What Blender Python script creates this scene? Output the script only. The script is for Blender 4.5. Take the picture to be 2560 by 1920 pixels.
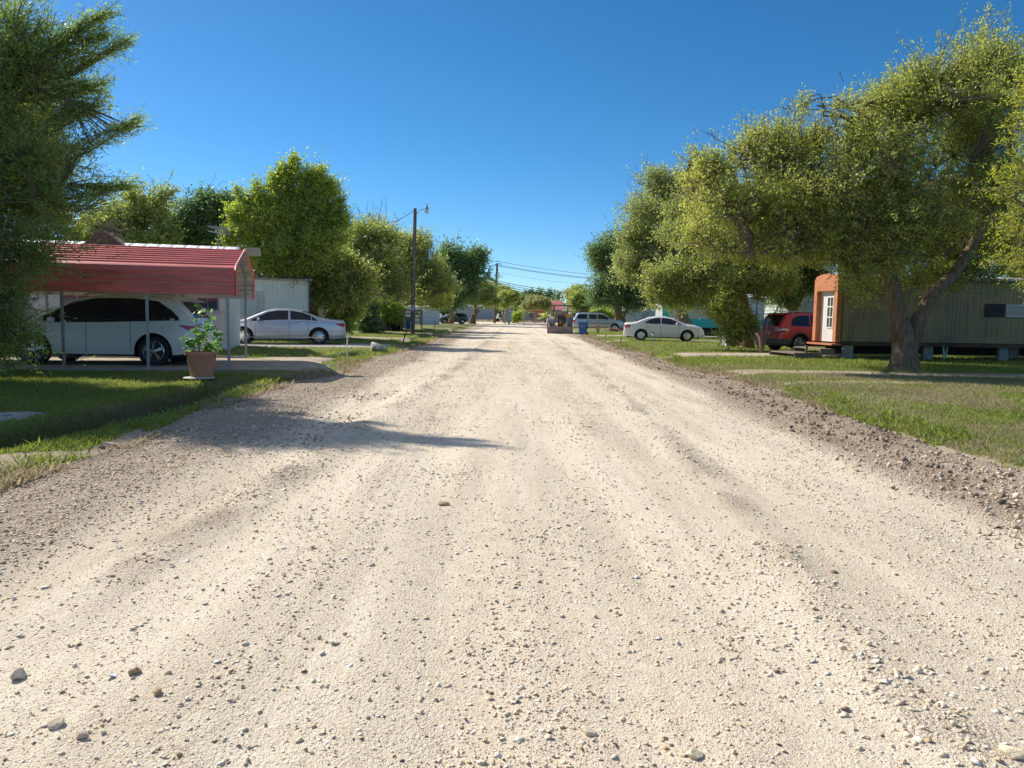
import bpy, math, random
import numpy as np
from mathutils import Matrix, Vector
for o in list(bpy.data.objects): bpy.data.objects.remove(o)
S = bpy.context.scene
COL = S.collection
random.seed(7); rng = np.random.default_rng(7)

# ---------------------------------------------------------------- camera
FPX, CX, CY, CH = 1920.0, 1280.0, 960.0, 1.5          # focal length in photo pixels, centre, eye height
PITCH, ROLL = math.atan(171/1920.0), math.radians(1.0)
camd = bpy.data.cameras.new("camera"); cam = bpy.data.objects.new("camera", camd); COL.objects.link(cam)
camd.sensor_width = 36.0; camd.lens = 36.0*FPX/2560.0; camd.clip_start = 0.05; camd.clip_end = 3000
RM = Matrix.Rotation(math.pi/2-PITCH, 3, 'X') @ Matrix.Rotation(ROLL, 3, 'Z')
cam.matrix_world = Matrix.Translation((0, 0, CH)) @ RM.to_4x4()
S.camera = cam
# ---------------------------------------------------------------- light
SUN_EL, SUN_AZ = math.radians(37), math.atan2(0.62, -0.785)      # azimuth measured from +X
sd = Vector((math.cos(SUN_AZ)*math.cos(SUN_EL), math.sin(SUN_AZ)*math.cos(SUN_EL), math.sin(SUN_EL)))
W = bpy.data.worlds.new("World"); S.world = W; W.use_nodes = True
nt = W.node_tree; bg = nt.nodes["Background"]
sky = nt.nodes.new("ShaderNodeTexSky"); sky.sky_type = 'NISHITA'; sky.sun_disc = False
sky.sun_elevation = SUN_EL; sky.sun_rotation = math.atan2(sd.x, sd.y)
sky.air_density = 0.65; sky.dust_density = 0.12; sky.ozone_density = 5.0; sky.altitude = 0
hsv = nt.nodes.new("ShaderNodeHueSaturation"); hsv.inputs["Saturation"].default_value = 1.22; hsv.inputs["Value"].default_value = 1.0; hsv.inputs["Hue"].default_value = .492
nt.links.new(sky.outputs[0], hsv.inputs["Color"]); # upper sky out of view made paler and brighter, added fill to lift shade
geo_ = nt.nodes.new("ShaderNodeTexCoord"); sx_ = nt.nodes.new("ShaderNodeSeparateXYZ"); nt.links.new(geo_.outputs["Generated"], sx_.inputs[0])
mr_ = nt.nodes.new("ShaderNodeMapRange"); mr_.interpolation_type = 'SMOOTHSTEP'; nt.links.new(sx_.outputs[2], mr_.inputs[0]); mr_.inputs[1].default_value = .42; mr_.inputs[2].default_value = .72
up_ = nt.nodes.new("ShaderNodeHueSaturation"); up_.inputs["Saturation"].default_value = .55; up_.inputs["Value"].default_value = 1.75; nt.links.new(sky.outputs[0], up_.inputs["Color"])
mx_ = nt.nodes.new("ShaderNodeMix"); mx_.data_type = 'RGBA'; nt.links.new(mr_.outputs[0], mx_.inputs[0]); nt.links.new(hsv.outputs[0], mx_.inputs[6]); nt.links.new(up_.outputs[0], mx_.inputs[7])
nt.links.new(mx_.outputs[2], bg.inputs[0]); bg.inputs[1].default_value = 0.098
ld = bpy.data.lights.new("sun", 'SUN'); ld.energy = 4.6; ld.angle = math.radians(0.5); ld.color = (1.0, 0.925, 0.81)
lo = bpy.data.objects.new("sun", ld); COL.objects.link(lo); lo.rotation_euler = sd.to_track_quat('Z', 'Y').to_euler()
lo.location = (0, 0, 60)
S.view_settings.view_transform = 'Standard'; S.view_settings.look = 'None'
S.view_settings.exposure = 0.48; S.view_settings.gamma = 1.0
S.cycles.max_bounces = 7; S.cycles.diffuse_bounces = 5; S.cycles.transmission_bounces = 4; S.cycles.transparent_max_bounces = 8

# ---------------------------------------------------------------- helpers
def ray(px, py): return RM @ Vector(((px-CX)/FPX, -(py-CY)/FPX, -1.0))
def G(px, py, z=0.1):                      # where the sight line through a photo pixel meets height z
    d = ray(px, py); t = (z-CH)/d.z; return (d.x*t, d.y*t)
def at(px, py, Y):                         # point on that sight line at distance Y ahead
    d = ray(px, py); t = Y/d.y; return Vector((d.x*t, Y, CH+d.z*t))
def tag(o, label=None, cat=None, group=None, kind=None):
    if label: o["label"] = label
    if cat: o["category"] = cat
    if group: o["group"] = group
    if kind: o["kind"] = kind
    return o
def thing(name, label, cat, loc=(0, 0, 0), rz=0.0, group=None):
    o = bpy.data.objects.new(name, None); COL.objects.link(o); o.empty_display_size = 0.3
    o.location = loc; o.rotation_euler = (0, 0, rz); return tag(o, label, cat, group)
def link_mesh(name, me, mat, parent=None):
    o = bpy.data.objects.new(name, me); COL.objects.link(o)
    for m in (mat if isinstance(mat, (list, tuple)) else [mat]): me.materials.append(m)
    if parent: o.parent = parent
    return o
def np_mesh(name, V, F, mat, parent=None, smooth=False, attrs=None):
    """V (n,3), F (m,k) equal-sized faces, fast path"""
    V = np.ascontiguousarray(V, dtype=np.float32); F = np.ascontiguousarray(F, dtype=np.int32)
    me = bpy.data.meshes.new(name); k = F.shape[1]
    me.vertices.add(len(V)); me.vertices.foreach_set("co", V.ravel())
    me.loops.add(F.size); me.loops.foreach_set("vertex_index", F.ravel())
    me.polygons.add(len(F)); me.polygons.foreach_set("loop_start", np.arange(0, F.size, k, dtype=np.int32))
    if smooth: me.polygons.foreach_set("use_smooth", np.ones(len(F), dtype=bool))
    me.update(calc_edges=True)
    for nm, arr in (attrs or {}).items():
        a = me.attributes.new(nm, 'FLOAT', 'POINT'); a.data.foreach_set("value", np.ascontiguousarray(arr, dtype=np.float32))
    return link_mesh(name, me, mat, parent)

class MB:                                   # collects shapes into ONE mesh
    def __init__(s): s.v = []; s.f = []; s.mi = []; s.m = 0
    def add(s, vs, fs):
        b = len(s.v); s.v += [tuple(v) for v in vs]; s.f += [tuple(b+i for i in f) for f in fs]; s.mi += [s.m]*len(fs); return s
    def box(s, x0, x1, y0, y1, z0, z1):
        return s.add([(x0,y0,z0),(x1,y0,z0),(x1,y1,z0),(x0,y1,z0),(x0,y0,z1),(x1,y0,z1),(x1,y1,z1),(x0,y1,z1)],
                     [(0,3,2,1),(4,5,6,7),(0,1,5,4),(1,2,6,5),(2,3,7,6),(3,0,4,7)])
    def obox(s, c, ax, ay, az):             # centre and three half-axis vectors
        c, ax, ay, az = map(Vector, (c, ax, ay, az)); vs = []
        for k in (-1, 1):
            for i, j in ((-1,-1),(1,-1),(1,1),(-1,1)): vs.append(c+ax*i+ay*j+az*k)
        return s.add(vs, [(0,3,2,1),(4,5,6,7),(0,1,5,4),(1,2,6,5),(2,3,7,6),(3,0,4,7)])
    def bar(s, a, b, w, h=None, up=(0,0,1)):
        a, b = Vector(a), Vector(b); h = h or w; d = (b-a); L = d.length; d.normalize(); u = Vector(up)
        if abs(d.dot(u)) > .98: u = Vector((1,0,0))
        r = d.cross(u).normalized(); u = r.cross(d)
        return s.obox((a+b)/2, r*(w/2), d*(L/2), u*(h/2))
    def tube(s, pts, rad, n=8, cap=True):
        pts = [Vector(p) for p in pts]; rad = rad if isinstance(rad, (list, tuple)) else [rad]*len(pts)
        vs = []; fs = []; r0 = None
        for i, p in enumerate(pts):
            d = (pts[min(i+1, len(pts)-1)]-pts[max(i-1, 0)]).normalized()
            if r0 is None:
                r0 = d.cross(Vector((0,0,1)) if abs(d.z) < .9 else Vector((1,0,0))).normalized()
            r0 = (r0-d*r0.dot(d)).normalized(); u = d.cross(r0)
            for k in range(n):
                a = 2*math.pi*k/n; vs.append(p+(r0*math.cos(a)+u*math.sin(a))*rad[i])
        for i in range(len(pts)-1):
            for k in range(n):
                k2 = (k+1) % n; fs.append((i*n+k, i*n+k2, (i+1)*n+k2, (i+1)*n+k))
        if cap: fs += [tuple(range(n))[::-1], tuple((len(pts)-1)*n+k for k in range(n))]
        return s.add(vs, fs)
    def lathe(s, prof, n=20, c=(0,0,0), axis='z', cap=True):   # prof: (radius, height)
        vs = []; fs = []
        for r, h in prof:
            for k in range(n):
                a = 2*math.pi*k/n; x, y = r*math.cos(a), r*math.sin(a)
                v = (x, y, h) if axis == 'z' else (x, h, y) if axis == 'y' else (h, x, y)
                vs.append((v[0]+c[0], v[1]+c[1], v[2]+c[2]))
        for i in range(len(prof)-1):
            for k in range(n):
                k2 = (k+1) % n; fs.append((i*n+k, i*n+k2, (i+1)*n+k2, (i+1)*n+k))
        if cap: fs += [tuple(range(n))[::-1], tuple((len(prof)-1)*n+k for k in range(n))]
        return s.add(vs, fs)
    def prism(s, poly, h0, h1, plane='xz'):  # polygon extruded along the third axis
        n = len(poly)
        def P(a, b, h): return (a, h, b) if plane == 'xz' else (h, a, b) if plane == 'yz' else (a, b, h)
        vs = [P(a, b, h0) for a, b in poly]+[P(a, b, h1) for a, b in poly]
        return s.add(vs, [tuple(range(n)), tuple(range(n, 2*n))[::-1]]+[(i, n+i, n+(i+1) % n, (i+1) % n) for i in range(n)])
    def build(s, name, mat, parent=None, smooth=False, bevel=0):
        me = bpy.data.meshes.new(name); me.from_pydata(s.v, [], s.f)
        if any(s.mi): me.polygons.foreach_set("material_index", s.mi)
        if smooth: me.polygons.foreach_set("use_smooth", [True]*len(me.polygons))
        import bmesh
        bm = bmesh.new(); bm.from_mesh(me); bmesh.ops.recalc_face_normals(bm, faces=bm.faces)
        if bevel: bmesh.ops.bevel(bm, geom=bm.edges[:], offset=bevel, segments=1, affect='EDGES')
        bm.to_mesh(me); bm.free()
        o = link_mesh(name, me, mat, parent)
        if smooth == 'auto':
            me.set_sharp_from_angle(angle=math.radians(40))
        return o
def copy_tree(o, parent=None):
    c = o.copy(); COL.objects.link(c); c.parent = parent
    for ch in [x for x in o.children]: copy_tree(ch, c)
    return c

# ---------------------------------------------------------------- materials
def new_mat(name):
    m = bpy.data.materials.new(name); m.use_nodes = True; nt = m.node_tree
    return m, nt, nt.nodes["Principled BSDF"], nt.nodes["Material Output"]
def N(nt, t, **kw):
    n = nt.nodes.new(t)
    for k, v in kw.items():
        if hasattr(n, k): setattr(n, k, v)
        else: n.inputs[k].default_value = v
    return n
def ramp(nt, fac, stops):
    r = nt.nodes.new("ShaderNodeValToRGB"); e = r.color_ramp.elements
    while len(e) < len(stops): e.new(0.5)
    for i, (p, c) in enumerate(stops): e[i].position = p; e[i].color = (*c, 1) if len(c) == 3 else c
    nt.links.new(fac, r.inputs[0]); return r.outputs[0]
def mixc(nt, fac, a, b, mode='MIX'):
    m = nt.nodes.new("ShaderNodeMix"); m.data_type = 'RGBA'; m.blend_type = mode
    for sock, v in ((m.inputs[0], fac), (m.inputs[6], a), (m.inputs[7], b)):
        if hasattr(v, 'is_output') or isinstance(v, bpy.types.NodeSocket): nt.links.new(v, sock)
        else: sock.default_value = v if not isinstance(v, tuple) else ((*v, 1) if len(v) == 3 else v)
    return m.outputs[2]
def mth(nt, op, a, b=0.0, c=0.0):
    m = nt.nodes.new("ShaderNodeMath"); m.operation = op
    for i, v in enumerate((a, b, c)):
        if isinstance(v, bpy.types.NodeSocket): nt.links.new(v, m.inputs[i])
        else: m.inputs[i].default_value = v
    return m.outputs[0]
def objco(nt, scale=(1, 1, 1)):
    t = nt.nodes.new("ShaderNodeTexCoord"); mp = nt.nodes.new("ShaderNodeMapping"); mp.inputs[3].default_value = scale
    nt.links.new(t.outputs["Object"], mp.inputs[0]); return mp.outputs[0]
def noise(nt, co, scale, detail=4, rough=.6, dist=0):
    n = nt.nodes.new("ShaderNodeTexNoise"); n.inputs["Scale"].default_value = scale; n.inputs["Detail"].default_value = detail
    n.inputs["Roughness"].default_value = rough; n.inputs["Distortion"].default_value = dist
    if co: nt.links.new(co, n.inputs[0])
    return n.outputs["Fac"]
def bump(nt, b, h, dist, strength=1.0, prev=None):
    n = nt.nodes.new("ShaderNodeBump"); n.inputs["Distance"].default_value = dist; n.inputs["Strength"].default_value = strength
    nt.links.new(h, n.inputs["Height"])
    if prev: nt.links.new(prev, n.inputs["Normal"])
    nt.links.new(n.outputs[0], b.inputs["Normal"]); return n.outputs[0]
_M = {}
def mat(name, col, rough=.6, metal=0.0, var=.12, scale=6, bmp=0.0, spec=.5, coat=0.0, stretch=(1, 1, 1)):
    """painted / plain surface with a little grime"""
    if name in _M: return _M[name]
    m, nt, b, out = new_mat(name); co = objco(nt, stretch)
    n = noise(nt, co, scale, 6, .65)
    dk = tuple(c*(1-var*1.6) for c in col); lt = tuple(min(1, c*(1+var)) for c in col)
    c = ramp(nt, n, [(.3, dk), (.7, lt)]); nt.links.new(c, b.inputs["Base Color"])
    b.inputs["Roughness"].default_value = rough; b.inputs["Metallic"].default_value = metal
    b.inputs["Specular IOR Level"].default_value = spec; b.inputs["Coat Weight"].default_value = coat; b.inputs["Coat Roughness"].default_value = .05
    if bmp: bump(nt, b, noise(nt, co, scale*8, 4), bmp)
    _M[name] = m; return m
def paint(name, col, metal=0.0, rough=.35):
    if name in _M: return _M[name]
    m, nt, b, out = new_mat(name); co = objco(nt)
    n = noise(nt, co, 2.2, 5); dust = noise(nt, co, 14, 6, .7)
    c = mixc(nt, mth(nt, 'MULTIPLY', n, .22), col, (.42, .37, .3)); nt.links.new(c, b.inputs["Base Color"])
    nt.links.new(mth(nt, 'MULTIPLY_ADD', dust, .25, rough-.1), b.inputs["Roughness"])
    b.inputs["Metallic"].default_value = metal; b.inputs["Coat Weight"].default_value = .6; b.inputs["Coat Roughness"].default_value = .08
    _M[name] = m; return m
def glass_dark(name="tinted_glass", col=(.012, .014, .016)):
    if name in _M: return _M[name]
    m, nt, b, out = new_mat(name); co = objco(nt)
    c = ramp(nt, noise(nt, co, 3, 3), [(.3, col), (.8, tuple(x*1.8 for x in col))]); nt.links.new(c, b.inputs["Base Color"])
    b.inputs["Roughness"].default_value = .06; b.inputs["Specular IOR Level"].default_value = .6; _M[name] = m; return m
def ribbed(name, col, axis=0, pitch=.2, depth=.012, var=.15, rough=.5, streak=(.25, .23, .2), sf=.35):
    """sheet siding: ribs every `pitch` metres along an axis, vertical rain streaks"""
    if name in _M: return _M[name]
    m, nt, b, out = new_mat(name)
    t = nt.nodes.new("ShaderNodeTexCoord"); sp = nt.nodes.new("ShaderNodeSeparateXYZ"); nt.links.new(t.outputs["Object"], sp.inputs[0])
    u = mth(nt, 'FRACT', mth(nt, 'DIVIDE', sp.outputs[axis], pitch))
    tri = mth(nt, 'ABSOLUTE', mth(nt, 'SUBTRACT', u, .5))
    h = nt.nodes.new("ShaderNodeMapRange"); nt.links.new(tri, h.inputs[0]); h.inputs[1].default_value = .1; h.inputs[2].default_value = .22
    st = (5, 5, .35) if axis != 2 else (.35, .35, 5)
    co = objco(nt, st); n = noise(nt, co, 1.6, 6, .7); n2 = noise(nt, objco(nt), .8, 4)
    f = mth(nt, 'MULTIPLY', mth(nt, 'MULTIPLY', n, n2), sf*2.4)
    c = mixc(nt, f, col, streak); nt.links.new(c, b.inputs["Base Color"]); b.inputs["Roughness"].default_value = rough
    bump(nt, b, h.outputs[0], depth); _M[name] = m; return m
def leafmat(name, c1, c2, c3=None, trans=.35, rough=.5):
    if name in _M: return _M[name]
    c1, c2, c3 = (tuple(min(.8, q*k) for q in c) if c else None for c, k in ((c1, 2.6), (c2, 2.4), (c3, 1.9)))
    m, nt, b, out = new_mat(name)
    g = nt.nodes.new("ShaderNodeNewGeometry"); n = noise(nt, objco(nt), .55, 3)
    f = mth(nt, 'ADD', mth(nt, 'MULTIPLY', g.outputs["Random Per Island"], .46), mth(nt, 'MULTIPLY', n, .64))
    st = [(.2, c1), (.75, c2)]
    if c3: st.append((.93, c3))
    c = ramp(nt, f, st); nt.links.new(c, b.inputs["Base Color"]); b.inputs["Roughness"].default_value = rough
    b.inputs["Specular IOR Level"].default_value = .55
    tr = nt.nodes.new("ShaderNodeBsdfTranslucent"); hs = nt.nodes.new("ShaderNodeHueSaturation"); hs.inputs["Value"].default_value = 1.7; hs.inputs["Saturation"].default_value = 1.1
    nt.links.new(c, hs.inputs["Color"]); nt.links.new(hs.outputs[0], tr.inputs[0])
    mx = nt.nodes.new("ShaderNodeMixShader"); mx.inputs[0].default_value = min(.6, trans+.12)
    nt.links.new(b.outputs[0], mx.inputs[1]); nt.links.new(tr.outputs[0], mx.inputs[2]); nt.links.new(mx.outputs[0], out.inputs[0])
    _M[name] = m; return m

BARK = mat("bark", (.25, .18, .125), .95, var=.35, scale=7, bmp=.02, spec=.1, stretch=(2, 2, .5))
BARKL = mat("bark_pale", (.34, .27, .21), .95, var=.3, scale=7, bmp=.02, spec=.1, stretch=(2, 2, .5))
TWIG = mat("twig", (.2, .17, .14), .9, var=.2, spec=.1)
GALV = mat("galvanised_steel", (.33, .34, .37), .45, .7, var=.15, scale=9)
CONC = mat("concrete", (.42, .38, .33), .9, var=.18, scale=3, bmp=.004, spec=.2)
BLACKP = mat("black_plastic", (.02, .02, .022), .5)
RUBBER = mat("tyre_rubber", (.025, .025, .027), .8, var=.3)
ALLOY = mat("alloy_wheel", (.55, .56, .58), .25, .9, var=.06)
CHROME = mat("chrome", (.7, .7, .72), .12, 1.0, var=.03)
WOOD = mat("weathered_wood", (.24, .19, .15), .85, var=.3, scale=5, stretch=(1, 1, 6), spec=.2)
POLEW = mat("pole_wood", (.17, .135, .11), .9, var=.3, scale=5, stretch=(6, 6, .4), bmp=.004, spec=.2)
GLASS = glass_dark()
WINDOWG = glass_dark("window_glass", (.05, .06, .07))
WHITEP = mat("white_paint", (.75, .75, .73), .5, var=.06)
REDL = mat("red_lens", (.45, .015, .02), .2, var=.1, coat=.5)
CLEARL = mat("clear_lens", (.65, .66, .68), .15, .3, var=.05, coat=.5)

# smooth value noise usable in numpy
def _h(i, j, s=0):
    n = np.sin(i*127.1+j*311.7+s*74.7)*43758.5453; return n-np.floor(n)
def vnoise(x, y, s=0):
    xi, yi = np.floor(x), np.floor(y); fx, fy = x-xi, y-yi; fx = fx*fx*(3-2*fx); fy = fy*fy*(3-2*fy)
    return (_h(xi, yi, s)*(1-fx)+_h(xi+1, yi, s)*fx)*(1-fy)+(_h(xi, yi+1, s)*(1-fx)+_h(xi+1, yi+1, s)*fx)*fy
def fbm(x, y, s=0, o=4):
    r = 0; a = .5
    for k in range(o): r = r+a*vnoise(x*2**k, y*2**k, s+k); a *= .5
    return r
def sstep(a, b, x): t = np.clip((x-a)/(b-a), 0, 1); return t*t*(3-2*t)
# ================================================================ TERRAIN
DA = math.radians(14); U = Vector((math.cos(DA), math.sin(DA))); V2 = Vector((-U.y, U.x))   # the lots lie 14 degrees askew of the road
EDGE_L = [(-4.4, -6), (-4.4, 7), (-4.45, 9), (-4.8, 11), (-4.8, 16), (-4.35, 19.1), (-4.9, 26), (-4.6, 30), (-4.6, 40), (-5.0, 50), (-4.8, 78), (-5.4, 97), (-6, 130), (-14, 140), (-200, 147), (-200, 900)]
EDGE_R = [(5.3, -6), (5.3, 8), (5.2, 9), (5.3, 12), (5.6, 15), (5.8, 18), (5.5, 21), (5.3, 24), (5.8, 33), (5.3, 36), (5.7, 50), (5.5, 64), (5.2, 90), (5.5, 130), (14, 140), (200, 146), (200, 900)]
def edgeL(y): return np.interp(y, [p[1] for p in EDGE_L], [p[0] for p in EDGE_L])
def edgeR(y): return np.interp(y, [p[1] for p in EDGE_R], [p[0] for p in EDGE_R])
def gnd(x, y):
    """height of the lots, verges and ditch"""
    x = np.asarray(x, float); y = np.asarray(y, float)
    dl = edgeL(y)-x; dr = x-edgeR(y); d = np.maximum(dl, dr)
    z = -.08+.18*sstep(-.6, 1.3, d)
    z = z+.05*(fbm(x*.35, y*.35, 3)-.47)*sstep(.6, 3, d)+.012*(fbm(x*3, y*3, 5)-.47)
    c = -5.72+.10*np.sin(y*.7)
    act = sstep(3, 5.5, y)*(1-sstep(15.2, 16.4, y))+.55*sstep(24, 25, y)*(1-sstep(28.5, 29.5, y))+.3*sstep(37, 39, y)*(1-sstep(80, 90, y))
    a = x-c; prof = np.where(a < 0, np.exp(-(np.abs(a)/.36)**4), np.exp(-(a/.40)**2))
    z = z-.55*act*prof-.10*act*np.exp(-((a+.22)/.2)**2)
    z = z-.12*act*np.exp(-((a+1.3)/.8)**2)
    return z
def road_h(x, y):
    x = np.asarray(x, float); y = np.asarray(y, float)
    L, R = edgeL(y), edgeR(y); mid = .4
    z = .02-.0022*(x-mid)**2
    z = z+.03*(fbm(x*.5, y*.12, 11)-.47)
    n1 = fbm(x*1.7, y*.5, 12)
    for c, w, dp in ((-2.45, .30, .018), (-.9, .25, .012), (.55, .22, .010), (2.15, .3, .014), (3.0, .22, .012)):
        cc = c+.22*(fbm(y*.11+c*9, y*0+c, 21)-.47)*2+.012*y*(0 if abs(c) > 2 else 0)
        z = z-dp*np.exp(-((x-cc)/w)**2)*(.5+n1)
    # loose windrows
    z = z+.030*np.exp(-((x-lineL(y))/.2)**2)*(.2+1.3*fbm(x*2.2, y*1.3, 31))
    z = z+.022*np.exp(-((x-lineR(y))/.16)**2)*(.2+1.3*fbm(x*2.2, y*1.3, 32))
    sh = sstep(3.1, 3.7, x+.35*(fbm(x*0+3, y*.4, 33)-.47)*2-.02*np.clip(y, 0, 60))
    z = z+sh*(.015+.05*fbm(x*2.6, y*1.2, 34)*sstep(.3, .7, fbm(x*.8+3, y*.35, 38))+.03*fbm(x*7, y*7, 35)*np.clip(1.6-y/26, .25, 1))
    sl = sstep(-2.7, -3.4, x+.3*(fbm(x*0+5, y*.4, 36)-.47)*2+.01*np.clip(y, 0, 60))
    z = z+sl*(.015+.02*fbm(x*3, y*3, 37))
    # tread prints and scraped ripples, fine relief
    z = z+.006*(fbm(x*9, y*2.2, 41)-.47)+.005*(fbm(x*22, y*16, 42, 3)-.44)
    tr = np.exp(-((x+.62+.05*y)/.13)**2)*sstep(6.5, 4.5, y)+np.exp(-((x-.98-.01*y)/.10)**2)*.5
    tr2 = np.exp(-((x+.86+.04*y)/.03)**2)+np.exp(-((x+.66+.04*y)/.03)**2)+.8*np.exp(-((x-1.12+.02*y)/.03)**2)+.8*np.exp(-((x+2.2)/.04)**2); z = z+.004*tr*np.sin(x*170)*np.sign(np.sin(y*80+np.sin(x*90)))-.006*tr2*sstep(.3, .6, fbm(x*.5+3, y*.35, 45))
    rip = sstep(.52, .66, fbm(x*.6+9, y*.35, 43)); z = z+.0035*rip*np.sin((y*3.1+x*1.6+1.4*fbm(x*2, y*2, 44))*9)
    return z
def lineL(y): return np.interp(y, [0, 3.7, 5.9, 8.6, 11, 20, 60], [-3.0, -2.36, -2.07, -2.0, -1.9, -1.6, -1.4])
def lineR(y): return np.interp(y, [0, 2.8, 3.6, 6, 10.5, 22, 60], [1.45, 1.6, 1.63, 1.8, 2.0, 2.2, 2.4])
def ground_z(x, y):
    if edgeL(y) < x < edgeR(y): return float(max(road_h(x, y), -1))
    return float(gnd(x, y))
def geo(a, b, s0, r):
    o = [a]; s = s0
    while o[-1] < b: o.append(o[-1]+s); s *= r
    return np.array(o)
def grid_mesh(name, xs, ys, zf, m, attrs=None, smooth=True, parent=None):
    X, Y = np.meshgrid(xs, ys); Z = zf(X, Y); nx, ny = len(xs), len(ys)
    i = np.arange(nx*ny).reshape(ny, nx)
    F = np.stack([i[:-1, :-1], i[:-1, 1:], i[1:, 1:], i[1:, :-1]], -1).reshape(-1, 4)
    A = {k: f(X, Y).ravel() for k, f in (attrs or {}).items()}
    return np_mesh(name, np.stack([X, Y, Z], -1).reshape(-1, 3), F, m, parent, smooth, A)

# ---- ground (lawns, weeds, bare soil)
m, nt, b, out = new_mat("lawn_ground")
co = objco(nt); n1 = noise(nt, co, .9, 6, .7); n2 = noise(nt, co, 28, 5, .8); n3 = noise(nt, co, .22, 3)
at_ = N(nt, "ShaderNodeAttribute", attribute_name="bare")
gc = ramp(nt, n2, [(.3, (.09, .11, .03)), (.5, (.17, .21, .05)), (.72, (.3, .3, .12))])
dry = ramp(nt, n2, [(.3, (.14, .11, .07)), (.7, (.33, .28, .19))])
gd = mixc(nt, ramp(nt, mth(nt, 'ADD', mth(nt, 'MULTIPLY', n1, .6), mth(nt, 'MULTIPLY', n3, .45)), [(.5, (0, 0, 0)), (.66, (1, 1, 1))]), gc, dry)
sand = ramp(nt, n2, [(.3, (.33, .26, .19)), (.7, (.52, .44, .34))])
bf = mth(nt, 'ADD', at_.outputs["Fac"], mth(nt, 'MULTIPLY', mth(nt, 'SUBTRACT', n1, .5), .9))
gs_ = mixc(nt, ramp(nt, bf, [(.42, (0, 0, 0)), (.58, (1, 1, 1))]), gd, sand); nt.links.new(mixc(nt, N(nt, "ShaderNodeAttribute", attribute_name="ditch_shade").outputs["Fac"], gs_, (.045, .036, .026)), b.inputs["Base Color"])
b.inputs["Roughness"].default_value = .95; b.inputs["Specular IOR Level"].default_value = .1
bump(nt, b, n2, .03, .8)
LAWN = m
def seg_d(x, y, a, c):                      # distance to a segment
    ax, ay = a; dx, dy = c[0]-ax, c[1]-ay; t = np.clip(((x-ax)*dx+(y-ay)*dy)/(dx*dx+dy*dy), 0, 1)
    return np.hypot(x-ax-t*dx, y-ay-t*dy)
BARE = [((5.2, 21.0), (17, 20.9), .75, .95), ((5.0, 17.6), (9.5, 17.9), .45, .55), ((-7.0, 23.4), (-4.6, 24.2), .55, .8), ((-5.3, 6.6), (-4.3, 7.6), .55, .9), ((5.0, 12), (5.6, 16), .5, .7), ((-4.4, 28), (-4.2, 50), .5, .8), ((5.5, 9), (6.6, 14.5), .5, .45)]
def ditch_shade(x, y):  # dark soil colour that also paints in the shade of the ditch
    c0 = -5.72+.10*np.sin(y*.7); return np.exp(-np.abs((x-c0+.12)/.30)**3)*sstep(4.6, 5.6, y)*(1-sstep(15.4, 15.8, y))*(.6+.6*fbm(x*3, y*1.5, 57))
def bare(x, y):
    r = np.zeros_like(x)
    for a, c, w, k in BARE: r = np.maximum(r, k*sstep(w*1.5, w*.6, seg_d(x, y, a, c)))
    dd = np.maximum(edgeL(y)-x, x-edgeR(y)); r = np.maximum(r, .8*sstep(.55, -.1, dd))
    c0 = -5.72+.10*np.sin(y*.7)
    return r
xs = np.concatenate([-geo(16, 900, .6, 1.12)[::-1], np.arange(-15.8, -8, .2), np.arange(-8, -3, .07), np.arange(-3, 4, .5), np.arange(4, 8, .1), np.arange(8, 16, .25), geo(16.2, 900, .5, 1.12)])
ys = np.concatenate([[-300, -100, -30, -10, -4], np.arange(-2, 3, .5), geo(3, 60, .09, 1.006), geo(60.6, 1400, .8, 1.06)])
ground = tag(grid_mesh("ground", xs, ys, lambda x, y: gnd(x, y)-.16*((x > edgeL(y)+.9) & (x < edgeR(y)-.9)), LAWN, {"bare": bare, "ditch_shade": ditch_shade}), kind="structure")

# ---- road
m, nt, b, out = new_mat("crushed_limestone")
co = objco(nt); aS = N(nt, "ShaderNodeAttribute", attribute_name="shoulder").outputs["Fac"]; aD = N(nt, "ShaderNodeAttribute", attribute_name="soil").outputs["Fac"]
coS = objco(nt, (1, .10, 1)); nb = noise(nt, coS, 1.1, 5, .6); nf = noise(nt, co, 60, 5, .75); nm = noise(nt, co, 7, 4, .6)
v1 = N(nt, "ShaderNodeTexVoronoi", Scale=58.0); nt.links.new(co, v1.inputs[0]); v2 = N(nt, "ShaderNodeTexVoronoi", Scale=125.0); nt.links.new(co, v2.inputs[0])
v3 = N(nt, "ShaderNodeTexVoronoi", Scale=16.0); nt.links.new(co, v3.inputs[0])
base = ramp(nt, nb, [(.32, (.685, .585, .44)), (.5, (.755, .675, .525)), (.68, (.81, .75, .61))])
base = mixc(nt, .35, base, ramp(nt, nm, [(.3, (.62, .49, .36)), (.7, (.80, .70, .57))]))
base = mixc(nt, mth(nt, 'MULTIPLY', nf, .25), base, (.46, .35, .23))
def chips(v, lo, hi, c1, c2, src, amt):
    sel = N(nt, "ShaderNodeMapRange"); sp = N(nt, "ShaderNodeSeparateColor"); nt.links.new(v.outputs["Color"], sp.inputs[0])
    nt.links.new(sp.outputs[0], sel.inputs[0]); sel.inputs[1].default_value = lo; sel.inputs[2].default_value = hi
    near = N(nt, "ShaderNodeMapRange"); nt.links.new(v.outputs["Distance"], near.inputs[0]); near.inputs[1].default_value = .42; near.inputs[2].default_value = .34
    f = mth(nt, 'MULTIPLY', sel.outputs[0], near.outputs[0]); f2 = mth(nt, 'MULTIPLY', f, amt) 
    return mixc(nt, f2, src, mixc(nt, sp.outputs[1], c1, c2)), f
base, f1 = chips(v2, .74, .80, (.34, .25, .16), (.80, .71, .57), base, .85)
base, f2 = chips(v1, .88, .91, (.36, .26, .17), (.82, .74, .61), base, .85)
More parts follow.
